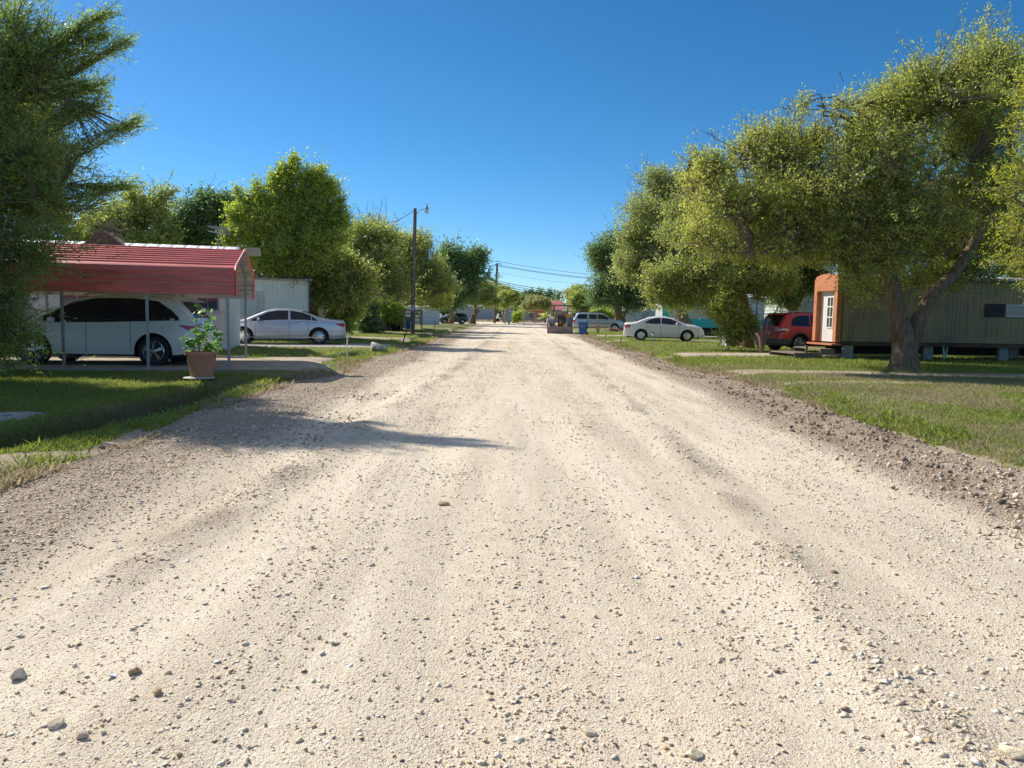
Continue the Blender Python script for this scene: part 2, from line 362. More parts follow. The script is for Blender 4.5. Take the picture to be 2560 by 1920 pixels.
shc = ramp(nt, nm, [(.3, (.46, .36, .26)), (.7, (.58, .47, .355))]); sp = N(nt, "ShaderNodeSeparateColor"); nt.links.new(v1.outputs["Color"], sp.inputs[0])
shc = mixc(nt, .6, shc, ramp(nt, sp.outputs[0], [(0, (.26, .18, .12)), (.5, (.54, .44, .33)), (1, (.76, .66, .53))]))
sp2 = N(nt, "ShaderNodeSeparateColor"); nt.links.new(v3.outputs["Color"], sp2.inputs[0])
shc = mixc(nt, .25, shc, ramp(nt, sp2.outputs[0], [(0, (.24, .2, .16)), (1, (.6, .53, .43))]))
col = mixc(nt, aS, base, shc)
soil = ramp(nt, nf, [(.3, (.25, .175, .115)), (.7, (.47, .36, .255))])
col = mixc(nt, aD, col, soil); nt.links.new(col, b.inputs["Base Color"])
b.inputs["Roughness"].default_value = .95; b.inputs["Specular IOR Level"].default_value = .12
h = mth(nt, 'ADD', mth(nt, 'MULTIPLY', nf, .5), mth(nt, 'MULTIPLY', mth(nt, 'ADD', f1, f2), .6))
nn = bump(nt, b, mth(nt, 'ADD', h, mth(nt, 'MULTIPLY', noise(nt, objco(nt, (1, .7, 1)), 75, 3, .75), mth(nt, 'MULTIPLY', ramp(nt, noise(nt, objco(nt, (1.3, .12, 1)), 1.3, 3), [(.4, (.15, .15, .15)), (.62, (1, 1, 1))]), 2.2))), .011, .9)
dome = mth(nt, 'SUBTRACT', 1.0, v1.outputs["Distance"])
bump(nt, b, mth(nt, 'MULTIPLY', dome, mth(nt, 'MULTIPLY_ADD', aS, .9, .06)), .022, .9, nn)
ROAD = m
def a_sh(x, y):
    g = .5*(fbm(x*.7, y*.45, 51)-.47)
    l = sstep(-2.55, -3.3, x+g+.012*np.clip(y-8, 0, 60)); r = sstep(3.2, 3.75, x+g-.02*np.clip(y, 0, 60))
    w = .75*np.exp(-((x-lineL(y))/.22)**2)*sstep(.35, .6, fbm(x*2.2, y*1.3, 31))+.6*np.exp(-((x-lineR(y))/.16)**2)*sstep(.35, .6, fbm(x*2.2, y*1.3, 32))
    far = .75*sstep(.5, .72, fbm(x*.35+4, y*.09, 52))*sstep(-1, -2.5, x)
    return np.clip(np.maximum(np.maximum(l, r), np.maximum(w, far*.6)), 0, 1)*(y < 132)
def a_soil(x, y):
    g = .5*(fbm(x*1.3, y*.6, 53)-.47); R = edgeR(y); L = edgeL(y)
    r = sstep(-1.7, -.7, x-R+g*1.6)*(.35+.65*sstep(.4, .6, fbm(x*3, y*1.4, 54)))*sstep(7, 11, y)
    k = .8*np.exp(-((x-R+1.05+g)/.25)**2)*sstep(.38, .55, fbm(x*3+7, y*1.4, 55))
    l = sstep(.45, .1, x-L+g)*.9
    return np.clip(np.maximum(np.maximum(r*.9, k), l), 0, 1)*(y < 128)
def road_z(x, y):
    d = np.minimum(x-edgeL(y), edgeR(y)-x)+.22*(fbm(x*2.4, y*2.4, 61)-.47)*2
    return road_h(x, y)-.30*sstep(.12, -.45, d)
xs = np.concatenate([np.arange(-6.2, -3.6, .04), np.arange(-3.6, 3.2, .026), np.arange(3.2, 6.9, .032)])
ys = np.concatenate([np.arange(-3, 1.9, .35), geo(1.95, 140, .02, 1.0062)])
road = tag(grid_mesh("road", xs, ys, road_z, ROAD, {"shoulder": a_sh, "soil": a_soil}), kind="structure")
cs = tag(grid_mesh("cross_street", geo(-260, 260, 4, 1.0), np.linspace(133, 158, 26), lambda x, y: .13+.02*fbm(x*.2, y*.2, 9)-.25*(sstep(134.5, 133, y)+sstep(156, 158, y)), ROAD), kind="structure")

# ---- driveways: patches whose rims dip under the lawn
DIRT = mat("packed_dirt", (.46, .385, .295), .95, var=.22, scale=3, bmp=.006, spec=.1)
def patch(name, a, c, hw, m, up=.03, rough=.25, label=None):
    """strip from a to c, half-width hw; the rim sinks below the ground unevenly"""
    a, c = Vector(a), Vector(c); d = (c-a); L = d.length; d.normalize(); n = Vector((-d.y, d.x))
    us = np.linspace(-.4, L+.4, int((L+.8)/.22)+2); vs = np.linspace(-hw-.4, hw+.4, int((2*hw+.8)/.16)+2)
    Ug, Vg = np.meshgrid(us, vs); X = a.x+d.x*Ug+n.x*Vg; Y = a.y+d.y*Ug+n.y*Vg
    e = np.minimum(np.minimum(Ug, L-Ug), hw-np.abs(Vg))+rough*(fbm(X*1.6, Y*1.6, 71)-.47)*2
    Z = gnd(X, Y)+up-.12*sstep(.12, -.2, e)
    i = np.arange(X.size).reshape(X.shape); F = np.stack([i[:-1, :-1], i[:-1, 1:], i[1:, 1:], i[1:, :-1]], -1).reshape(-1, 4)
    return tag(np_mesh(name, np.stack([X, Y, Z], -1).reshape(-1, 3), F, m, None, True), kind="structure")
def uv(o, u, v): return (o[0]+U.x*u+V2.x*v, o[1]+U.y*u+V2.y*v)
CP = (-6.6, 18.35)                                  # near right corner of the carport
patch("driveway", uv(CP, -9.5, 2.2), uv(CP, 2.2, 2.2), 2.35, DIRT, .028, .2)
patch("driveway", (-22, 29.6), (-4.4, 33.2), 1.9, CONC, .03, .05)
patch("driveway", (-14, 42.5), (-4.4, 44.0), 1.3, DIRT, .03)
patch("driveway", (-16, 55.5), (-4.6, 57.5), 1.2, DIRT, .03)
patch("driveway", (-18, 72), (-5, 74), 1.6, DIRT, .03)
patch("driveway", (-26, 108), (-5.4, 112), 2.4, DIRT, .03)
patch("driveway", (5.3, 29.5), (13.2, 31.5), 1.25, DIRT, .03)
patch("driveway", (5.0, 58), (18, 60), 1.6, DIRT, .03)
patch("driveway", (5.2, 77), (24, 80), 1.6, DIRT, .03)
patch("driveway", (5.2, 47), (22, 50.5), .9, DIRT, .02)

# ---- stones
def rock_templates(k, seed):
    import bmesh
    T = []; r = np.random.default_rng(seed)
    for i in range(k):
        bm = bmesh.new(); bmesh.ops.create_icosphere(bm, subdivisions=1, radius=1)
        v = np.array([p.co[:] for p in bm.verts]); f = np.array([[q.index for q in p.verts] for p in bm.faces]); bm.free()
        for _ in range(9):                           # knock facets off
            d = r.normal(size=3); d /= np.linalg.norm(d); h = r.uniform(.22, .66); s = v@d; v = v-np.outer(np.maximum(s-h, 0), d)
        v *= r.uniform(.75, 1.25, size=3)*1.25; v += r.normal(size=v.shape)*.09; T.append((v, f))
    return T
RT = rock_templates(14, 5)
def scatter(name, px, py, size, m, zf, flat=.36, sink=.14):
    Vs, Fs = [], []; base = 0; ti = rng.integers(0, len(RT), len(px))
    for t, (v, f) in enumerate(RT):
        k = np.where(ti == t)[0]
        if not len(k): continue
        n = len(k); a = rng.uniform(0, 2*np.pi, n); ca, sa = np.cos(a), np.sin(a); tl = rng.normal(0, .25, n)
        s = size[k]; st = rng.uniform(.75, 1.4, n)
        vx = v[None, :, 0]*(s*st)[:, None]; vy = v[None, :, 1]*s[:, None]; vz = v[None, :, 2]*(s*rng.uniform(flat-.14, flat+.28, n))[:, None]
        vz = vz+vx*tl[:, None]
        X = vx*ca[:, None]-vy*sa[:, None]+px[k][:, None]; Y = vx*sa[:, None]+vy*ca[:, None]+py[k][:, None]
        Z = vz+(zf(px[k], py[k])+s*(flat-sink))[:, None]
        Vs.append(np.stack([X, Y, Z], -1).reshape(-1, 3)); Fs.append((f[None]+(np.arange(n)*len(v))[:, None, None]+base).reshape(-1, 3)); base += n*len(v)
    return np_mesh(name, np.concatenate(Vs), np.concatenate(Fs), m)
def stonemat(name, stops, rough=.9):
    m, nt, b, out = new_mat(name); g = nt.nodes.new("ShaderNodeNewGeometry")
    c = ramp(nt, g.outputs["Random Per Island"], stops); n = noise(nt, objco(nt), 90, 4)
    nt.links.new(mixc(nt, mth(nt, 'MULTIPLY', n, .3), c, (.45, .38, .3)), b.inputs["Base Color"]); b.inputs["Roughness"].default_value = rough
    b.inputs["Specular IOR Level"].default_value = .2; bump(nt, b, n, .004); return m
ST1 = stonemat("limestone_chips", [(0, (.66, .50, .33)), (.3, (.78, .64, .46)), (.6, (.86, .76, .60)), (.8, (.84, .78, .68)), (.92, (.58, .40, .22)), (.985, (.26, .17, .11))])
ST2 = stonemat("shoulder_stones", [(0, (.40, .285, .18)), (.3, (.56, .435, .30)), (.6, (.66, .54, .40)), (.85, (.78, .68, .54)), (.97, (.30, .19, .12))])
def sample(n, x0, x1, y0, y1, dens):
    """points with density falling with distance, thinned by dens(x,y)"""
    y = y0*(y1/y0)**rng.random(n); x = rng.uniform(x0, x1, n); keep = rng.random(n) < dens(x, y); return x[keep], y[keep]
def sizes(n, lo, hi, p=2.6): return lo+(hi-lo)*rng.random(n)**p*(.35+.65*rng.random(n))
clu = lambda x, y, s: .30+1.5*sstep(.40, .66, fbm(x*1.7, y*.28, s)*.55+.45*fbm(x*1.9, y*1.3, s+6))
x, y = sample(330000, -3.4, 3.9, 2.0, 45, lambda x, y: .62*clu(x, y, 81)*(.55+.45*rng.random(len(x))))
g1 = tag(scatter("gravel", x, y, sizes(len(x), .0034, .023, 4.6)*(.8+.016*y), ST1, road_z), label="loose pale limestone gravel strewn over the road", cat="gravel", kind="stuff")
x, y = sample(120000, -2.9, 3.4, 1.95, 7.5, lambda x, y: .35+.65*sstep(.38, .6, fbm(x*2.1, y*.4, 85)))
tag(scatter("gravel", x, y, sizes(len(x), .0016, .006, 2), ST1, road_z), label="fine limestone grit covering the near road surface", cat="gravel", kind="stuff")
x, y = sample(5200, -3.0, 3.6, 2.0, 26, lambda x, y: .15+sstep(.45, .62, fbm(x*1.1, y*.6, 86)))
tag(scatter("gravel", x, y, sizes(len(x), .011, .031, 2.2)*(.85+.01*y), stonemat("pale_flakes", [(0, (.72, .60, .44)), (.4, (.86, .78, .66)), (.75, (.88, .84, .78)), (.93, (.60, .45, .28))]), road_z, .26, .10), label="larger pale flat flakes lying on the road", cat="gravel", kind="stuff")
xa, ya = sample(15000, -.5, .5, 2.0, 30, lambda x, y: np.exp(-(x/.24)**2)*sstep(.3, .6, fbm(x*2.2, y*1.3, 31)))
xb, yb = sample(13000, -.5, .5, 2.0, 30, lambda x, y: np.exp(-(x/.17)**2)*sstep(.3, .6, fbm(x*2.2, y*1.3, 32)))
x = np.concatenate([xa+lineL(ya), xb+lineR(yb)]); y = np.concatenate([ya, yb])
g2 = tag(scatter("gravel", x, y, sizes(len(x), .0035, .034, 5)*(.8+.02*y), ST1, road_z), label="ridges of coarser limestone chips between the wheel tracks", cat="gravel", kind="stuff")
x, y = sample(110000, -4.9, -2.5, 2.6, 60, lambda x, y: sstep(-2.4, -3.3, x+.5*(fbm(x*.7, y*.45, 51)-.47)+.012*y)*(x > edgeL(y)+.1)*(.5+.5*clu(x, y, 82)))
x2, y2 = sample(5000, -4.7, -2.2, 8.5, 15, lambda x, y: sstep(.35, .55, fbm(x*1.2, y*.8, 83)))
x = np.concatenate([x, x2]); y = np.concatenate([y, y2]); sz = sizes(len(x), .004, .026, 4)*(.8+.014*y); sz[-len(x2):] *= 1.8
g3 = tag(scatter("gravel", x, y, sz, ST2, road_z), label="brownish coarse gravel along the left shoulder", cat="gravel", kind="stuff")
x, y = sample(70000, 2.9, 6.0, 3.0, 60, lambda x, y: sstep(3.1, 3.8, x+.5*(fbm(x*.7, y*.45, 51)-.47)-.02*y)*(x < edgeR(y)+.15)*(.15+.75*clu(x, y, 84))*(1-.85*a_soil(x, y)))
g4 = tag(scatter("gravel", x, y, sizes(len(x), .004, .046, 5)*(.8+.012*y)*np.clip(1.25-y*.045, .5, 1), ST2, road_z, .55), label="heaped brown and cream rubble along the right shoulder", cat="gravel", kind="stuff")
# loose soil clods on the right shoulder
SOILM = stonemat("soil_clods", [(0, (.10, .07, .05)), (.5, (.20, .15, .11)), (1, (.32, .26, .2))])
x, y = sample(16000, 3.2, 6.2, 6, 60, lambda x, y: a_soil(x, y))
g5 = tag(scatter("dirt", x, y, sizes(len(x), .008, .05, 3.2), SOILM, road_z, .6), label="dark clods of scraped soil at the road's right edge", cat="dirt", kind="stuff")
# a few stones one can point at
def rock(name, px, py, s, c, label, zsc=.6, z=0.02, cat="stone", seed=0):
    import bmesh
    X, Y = G(px, py, z); bm = bmesh.new(); bmesh.ops.create_icosphere(bm, subdivisions=3, radius=1); r = np.random.default_rng(seed+3)
    ds = [(Vector(r.normal(size=3)).normalized(), r.uniform(.5, .8)) for _ in range(9)]
    for v in bm.verts:
        for d, h in ds:
            k = v.co.dot(d)-h
            if k > 0: v.co -= d*k
        v.co = Vector((v.co.x*s*1.15, v.co.y*s*.85, v.co.z*s*zsc))
    me = bpy.data.meshes.new(name); bm.to_mesh(me); bm.free()
    o = link_mesh(name, me, c); o.location = (X, Y, ground_z(X, Y)+s*zsc*.45); o.rotation_euler = (.15, -.1, seed*1.3); return tag(o, label, cat)
SC = mat("stone_cream", (.82, .68, .48), .9, var=.25, scale=25, bmp=.004); SB = mat("stone_brown", (.55, .38, .22), .9, var=.3, scale=25, bmp=.004)
SG = mat("stone_grey", (.68, .55, .42), .9, var=.25, scale=25, bmp=.004)
rock("stone", 138, 1812, .033, SC, "smooth whitish stone, largest at the near left corner of the road", seed=1)
rock("stone", 203, 1838, .028, SG, "grey faceted stone just right of the smooth whitish stone", seed=2)
rock("stone", 338, 1678, .024, SB, "upright pointed brown stone in the near left of the road", .95, seed=3)
rock("stone", 392, 1728, .024, SB, "rounded brown stone with dark face near the pointed one", seed=4)
rock("stone", 1108, 1259, .045, SB, "brown flat stone alone in the middle of the road", .45, seed=5)
rock("stone", 46, 1688, .034, SG, "grey angular stone resting on another at the left edge", .8, seed=6)
rock("stone", 1470, 1830, .030, SC, "cream flake stone with a darker stone beside it, near bottom centre", .5, seed=7)
rock("stone", 1735, 1878, .038, SC, "broad cream stone low in the frame between centre and right", .5, seed=8)
rock("stone", 2535, 1895, .045, SC, "large pale stone at the lower right corner of the road", .55, seed=9)
rock("stone", 269, 1108, .09, SG, "rounded grey rock on the gravel's edge by the ditch", .7, seed=10)
BW = mat("boulder_limestone", (.55, .52, .45), .95, var=.5, scale=6, bmp=.03)
rock("boulder", 943, 874, .44, BW, "pitted whitish boulder at the corner of the concrete driveway", .62, z=.1, cat="boulder", seed=11)

# ---- grass blades
def blades(name, x, y, h, m, label, lean=.5, zf=gnd):
    n = len(x); a = rng.uniform(0, 2*np.pi, n); w = h*rng.uniform(.10, .2, n); z = zf(x, y)-.005
    lx, ly = rng.normal(0, lean, n)*h, rng.normal(0, lean, n)*h
    P0 = np.stack([x-np.cos(a)*w, y-np.sin(a)*w, z], -1); P1 = np.stack([x+np.cos(a)*w, y+np.sin(a)*w, z], -1)
    P2 = np.stack([x+lx, y+ly, z+h*rng.uniform(.6, 1.1, n)], -1)
    V = np.stack([P0, P1, P2], 1).reshape(-1, 3); return tag(np_mesh(name, V, np.arange(3*n).reshape(-1, 3), m), label, "grass", kind="stuff")
GR = leafmat("grass_green", (.045, .06, .012), (.10, .118, .025), (.19, .165, .065), .3, .6)
GRD = leafmat("grass_dry", (.08, .065, .04), (.155, .13, .085), (.26, .22, .15), .25, .7)
def lawn_d(x, y):
    k = ((x < edgeL(y)-.15)|(x > edgeR(y)+.1))*(1-.93*sstep(.35, .7, ditch_shade(x, y))); k = k*(1-.9*sstep(.3, .7, bare(x, y)))
    for a, c, w in ((uv(CP, -9.5, 2.2), uv(CP, 2.2, 2.2), 2.35), ((-22, 29.6), (-4.4, 33.2), 1.95), ((5.3, 29.5), (13.2, 31.5), 1.2), ((5.2, 47), (22, 50.5), .8), ((-14, 42.5), (-4.4, 44), 1.2), ((5, 58), (18, 60), 1.4)):
        k = k*(seg_d(x, y, a, c) > w)
    return k
x, y = sample(480000, -13, -4.3, 3.2, 17, lambda x, y: lawn_d(x, y)*.55)
blades("grass", x, y, rng.uniform(.03, .075, len(x)), GR, "lawn and ditch grass in front of the carport")
x, y = sample(520000, 4.9, 22, 3.4, 34, lambda x, y: lawn_d(x, y)*.8*(.25+sstep(.32, .6, fbm(x*.5, y*.5, 91))))
blades("grass", x, y, rng.uniform(.03, .08, len(x)), GR, "green lawn grass on the right roadside")
x, y = sample(290000, 4.9, 16, 3.4, 24, lambda x, y: lawn_d(x, y)*np.clip(sstep(.56, .42, fbm(x*.5, y*.5, 91))+sstep(2.2, .6, x-edgeR(y)), 0, 1))
blades("dry_grass", x, y, rng.uniform(.03, .07, len(x)), GRD, "dull dry grass between the right shoulder and the lawn")
x, y = sample(150000, -24, 24, 23, 75, lambda x, y: lawn_d(x, y)*.9)
blades("grass", x, y, rng.uniform(.06, .13, len(x)), GR, "lawn grass around the driveways farther down the road")
x, y = sample(60000, -.55, .55, 5, 60, lambda x, y: sstep(.45, .62, fbm(x*1.3+4, y*.8, 93))); sd_ = rng.random(len(x)) < .5
x = np.where(sd_, edgeL(y)-.12, edgeR(y)+.12)+x*.7
blades("weeds", x, y, rng.uniform(.05, .16, len(x))*(.7+.012*y), GRD, "ragged dry weeds and runners along both edges of the road", .7, lambda x, y: np.maximum(gnd(x, y), np.where((x > edgeL(y)) & (x < edgeR(y)), road_z(x, y), -9)))
x, y = sample(45000, -.5, .5, 5, 60, lambda x, y: sstep(.45, .6, fbm(x*1.3+9, y*.8, 94))); sd_ = rng.random(len(x)) < .5
x = np.where(sd_, edgeL(y)-.3, edgeR(y)+.3)+x*.8
blades("weeds", x, y, rng.uniform(.05, .18, len(x))*(.7+.012*y), GR, "green weeds spreading at the road edges", .7)
x, y = sample(26000, -60, 80, 158, 260, lambda x, y: .8*(y > 172))
blades("tall_grass", x, y, rng.uniform(.35, .8, len(x)), GRD, "tall dry field grass beyond the cross street", .3)
# ================================================================ CARS
def ip(x, pts): return np.interp(x, [p[0] for p in pts], [p[1] for p in pts])
class Car:
    """body surface described by side outline top(x), bottom, plan rounding and tumblehome; x runs rear -> front"""
    def __init__(s, L, W, top, belt, wr, wf, R, sill=.26, tumble=.30, arch=.06, rr=.28, rf=.5, flare=.0, round_=.09):
        s.L, s.W, s.top, s.belt, s.wr, s.wf, s.R, s.sill, s.tumble = L, W, top, belt, wr, wf, R, sill, tumble
        s.Ra = R+arch; s.rr, s.rf, s.flare, s.rd = rr, rf, flare, round_
    def T(s, x): return ip(x, s.top)
    def hw(s, x):
        a = np.clip(1-x/s.rr*.5, 0, 1); c = np.clip(1-(s.L-x)/(s.rf*1.6), 0, 1)
        w = s.W/2*(1-.20*a**2.6-.30*c**2.4)
        if s.flare:
            for xw in (s.wr, s.wf): w = w+s.flare*np.exp(-((x-xw)/(s.Ra*.85))**2)
        return w
    def Y(s, x, z):
        zb = ip(x, s.belt); w = s.hw(x); zt = s.T(x); r = s.rd
        t = np.clip((z-.62)/.35, -1.2, 1.2); y = w-.022*t*t-.03*np.clip((.42-z)/.2, 0, 1)
        up = np.clip(z-zb, 0, 3); y = y-s.tumble*up-.02*sstep(0, .04, up)
        k = np.clip((z-(zt-r))/r, 0, 1); return y-r*1.3*(1-np.sqrt(np.maximum(1-k*k, 0)))
    def bot(s, x):
        b = s.sill+.06*np.clip(1-x/.5, 0, 1)+.0*x
        for xw in (s.wr, s.wf):
            if abs(x-xw) < s.Ra: b = max(b, s.R+math.sqrt(s.Ra**2-(x-xw)**2))
        return b
    def stations(s):
        X = set(np.round(np.linspace(0, s.L, 74), 4))
        for p in s.top: X.add(round(p[0], 4))
        for a, c in zip(s.top[:-1], s.top[1:]):
            n = int(abs(c[1]-a[1])/.07)+1
            for k in range(1, n): X.add(round(a[0]+(c[0]-a[0])*k/n, 4))
        for xw in (s.wr, s.wf):
            for k in np.linspace(-1, 1, 19): X.add(round(xw+s.Ra*math.sin(k*math.pi/2), 4))
            X |= {round(xw-s.Ra-.004, 4), round(xw+s.Ra+.004, 4)}
        return sorted(x for x in X if 0 <= x <= s.L)
    def body(s, parent, m, trim=None, trim_z=.0, trim_x=.7):
        X = s.stations(); rows = []; nS, nA, nT = 12, 5, 5
        for x in X:
            zt, zb = s.T(x), s.bot(x); zb = min(zb, zt-.05); zr = max(zt-s.rd, zb+.02); P = []
            for j in range(nS): z = zb+(zr-zb)*j/(nS-1); P.append((x, float(s.Y(x, z)), z))
            for j in range(1, nA): z = zr+(zt-zr)*math.sin(j/(nA-1)*math.pi/2); P.append((x, float(s.Y(x, z)), z))
            ye = P[-1][1]; cr = .035*min(1, ye/.5)
            for j in range(1, nT+1): f = j/nT; P.append((x, ye*(1-f), zt+cr*(1-(1-f)**2)))
            rows.append(P)
        nr = len(rows[0]); full = [r+[(p[0], -p[1], p[2]) for p in r[:-1]][::-1] for r in rows]; k = len(full[0])
        A = MB(); B = MB(); vs = [p for r in full for p in r]; fa, fb = [], []
        for i in range(len(full)-1):
            for j in range(k-1):
                f = (i*k+j, (i+1)*k+j, (i+1)*k+j+1, i*k+j+1); c = [sum(vs[q][a] for q in f)/4 for a in range(3)]
                tr = trim and c[2] < trim_z and (c[0] < trim_x or c[0] > s.L-trim_x)
                (fb if tr else fa).append(f)
        (fb if trim else fa).append(tuple(range(k))[::-1]); fa.append(tuple((len(full)-1)*k+j for j in range(k)))
        o = A.add(vs, fa).build('body', m, parent, smooth='auto')
        if trim: B.add(vs, fb).build('bumper', trim, parent, smooth='auto')
        # dark wheel wells and floor
        Wl = MB()
        for xw in (s.wr, s.wf):
            for sg in (-1, 1):
                yo = float(s.Y(xw, s.R+s.Ra*.8))-.012; pts = [(xw+s.Ra*math.cos(a), s.R+s.Ra*math.sin(a)) for a in np.linspace(-.35, math.pi+.35, 20)]
                vs = [(a, sg*yo, c) for a, c in pts]+[(a, sg*(yo-.32), c) for a, c in pts]; n = len(pts)
                Wl.add(vs, [(i, i+1, n+i+1, n+i) for i in range(n-1)]+[tuple(range(n, 2*n))])
        Wl.box(.25, s.L-.3, -s.W/2+.12, s.W/2-.12, s.sill-.03, s.sill+.04)
        for a, c in ((.2, s.wr-s.Ra), (s.wr+s.Ra, s.wf-s.Ra), (s.wf+s.Ra, s.L-.35)): Wl.box(a, c, -s.W/2+.09, s.W/2-.09, s.sill-.05, s.sill+.06)
        Wl.build('underbody', BLACKP, parent)
        return o
    def strip(s, name, up, lo, m, parent, sides=(-1, 1), off=.005, nx=22, nz=5, label=None):
        """panel lying on the side surface between an upper and a lower (x,z) curve"""
        x0, x1 = max(up[0][0], lo[0][0]), min(up[-1][0], lo[-1][0])
        for sg in sides:
            q = MB(); vs = []; xs = np.linspace(x0, x1, nx)
            for x in xs:
                a, c = float(ip(x, lo)), float(ip(x, up)); c = max(c, a+.002)
                for j in range(nz+1):
                    z = a+(c-a)*j/nz; vs.append((x, sg*(float(s.Y(x, z))+off), z))
            k = nz+1; q.add(vs, [(i*k+j, (i+1)*k+j, (i+1)*k+j+1, i*k+j+1) for i in range(nx-1) for j in range(nz)])
            o = q.build(name, m, parent, smooth=True)
            if label: o["label"] = label
        return o
    def cap(s, name, x0, x1, f0, f1, m, parent, off=.008, nx=8, ny=10, both=False):
        """panel on the top / tail surface; f0..f1 are fractions of half width"""
        for sg in ((1, -1) if both else (1,)):
            q = MB(); vs = []
            for x in np.linspace(x0, x1, nx+1):
                zt = float(s.T(x)); ye = float(s.Y(x, zt)); sl = (float(s.T(x+.01))-float(s.T(x-.01)))/.02; nrm = Vector((-sl, 0, 1)).normalized()
                for f in np.linspace(f0, f1, ny+1):
                    y = f*ye*sg; z = zt+.035*min(1, ye/.5)*(1-abs(f)**2); vs.append((x+nrm.x*off, y, z+nrm.z*off))
            k = ny+1; q.add(vs, [(i*k+j, (i+1)*k+j, (i+1)*k+j+1, i*k+j+1) for i in range(nx) for j in range(ny)]); o = q.build(name, m, parent, smooth=True)
        return o
    def seam(s, xs, parent, z0=None, z1=None):
        for x, za, zc in xs:
            for sg in (-1, 1):
                q = MB(); vs = []
                for j in range(9):
                    z = za+(zc-za)*j/8; vs += [(x-.006, sg*(float(s.Y(x, z))+.0025), z), (x+.006, sg*(float(s.Y(x, z))+.0025), z)]
                q.add(vs, [(2*j, 2*j+1, 2*j+3, 2*j+2) for j in range(8)]); q.build('door_seam', BLACKP, parent)
    def handles(s, pts, m, parent):
        for x, z in pts:
            for sg in (-1, 1):
                y = float(s.Y(x, z)); MB().box(x-.11, x+.11, sg*y, sg*(y+.03), z-.013, z+.018).build('door_handle', m, parent, bevel=.006)
    def mirrors(s, x, z, m, parent):
        for sg in (-1, 1):
            y = float(s.Y(x, z)); q = MB(); q.lathe([(.01, -.07), (.06, -.06), (.085, 0), (.075, .04), (.05, .05)], 12, (0, 0, 0), 'x')
            q.v = [(x+a*1.0, sg*(y+.11)+b_*1.45, z+.06+c*1.0) for a, b_, c in q.v]; q.box(x-.02, x+.03, sg*(y-.02), sg*(y+.06), z+.0, z+.03)
            q.build('mirror', m, parent, smooth='auto')
    def wheels(s, parent, spokes=5, sw=.055, rim=ALLOY, twin=False, dish=.02):
        for xw in (s.wr, s.wf):
            for sg in (-1, 1):
                yo = s.W/2-.02+(s.flare or 0); R = s.R; w = .22; e = bpy.data.objects.new('wheel', None); COL.objects.link(e); e.parent = parent; e.location = (xw, sg*(yo-w/2), R)
                ri = R*.68; t = MB(); t.lathe([(ri, -w/2+.02), (R-.05, -w/2), (R-.012, -w/2+.03), (R, -w/2+.06), (R, w/2-.06), (R-.012, w/2-.03), (R-.05, w/2), (ri, w/2-.01)], 36, axis='y', cap=False)
                t.build('tyre', RUBBER, e, smooth='auto')
                r = MB(); r.lathe([(ri, w/2*sg-.012*sg), (ri-.018, w/2*sg+.004*sg), (ri-.035, w/2*sg-.02*sg), (ri-.045, (w/2-.12)*sg)], 36, axis='y', cap=False)
                r.lathe([(.0, (w/2-.005)*sg), (.055, (w/2-.01)*sg), (.07, (w/2-.05)*sg)], 14, axis='y', cap=False)
                for k in range(spokes):
                    for da in ((-.11, .11) if twin else (0,)):
                        a = 2*math.pi*k/spokes+.3+da; c, sn = math.cos(a), math.sin(a); pr = Vector((-sn, 0, c)); rd = Vector((c, 0, sn))
                        a0, a1 = rd*.04, rd*(ri-.03); y0, y1 = (w/2-.012)*sg, (w/2-dish-.012)*sg; hw0, hw1 = sw*.8, sw*(.55 if twin else 1.15)
                        if twin: hw0 *= .5; hw1 *= .9
                        vs = []
                        for p, y, h in ((a0, y0, hw0), (a1, y1, hw1)):
                            for q_ in (-1, 1):
                                for dy in (0, -.03*sg): vs.append(p+pr*h*q_+Vector((0, y+dy, 0)))
                        r.add(vs, [(0, 2, 6, 4), (1, 5, 7, 3), (0, 4, 5, 1), (2, 3, 7, 6)])
                r.build('rim', rim, e, smooth='auto')
                b_ = MB(); b_.lathe([(0, (w/2-.1)*sg), (ri-.03, (w/2-.1)*sg)], 24, axis='y', cap=False); b_.build('brake_disc', mat("brake_iron", (.08, .075, .07), .5, .6), e)
def place_car(name, label, cat, rearwheel_px, c, near=+1, flip=False, z=.1, rz=None, xy=None, which=None):
    """stand the car so that the near-side wheel touches the ground at the given spot"""
    rz = rz if rz is not None else (math.pi+DA if flip else DA)
    x, y = xy or G(*rearwheel_px, z); lx, ly = (which or c.wr), (c.W/2-.1)*near
    ox = x-(lx*math.cos(rz)-ly*math.sin(rz)); oy = y-(lx*math.sin(rz)+ly*math.cos(rz))
    return thing(name, label, cat, (ox, oy, z), rz)
SILVER = paint("silver_paint", (.50, .56, .63), .6, .32); WHT = paint("white_car_paint", (.82, .82, .80)); PEARL = paint("pearl_white_paint", (.78, .76, .71))
REDP = paint("red_car_paint", (.72, .015, .03)); NAVY = paint("dark_navy_paint", (.012, .018, .05)); PEWT = paint("pewter_paint", (.55, .56, .54), .55, .35); MAR = paint("maroon_paint", (.22, .02, .03))
GREYT = mat("grey_plastic_trim", (.11, .12, .13), .6, var=.2)

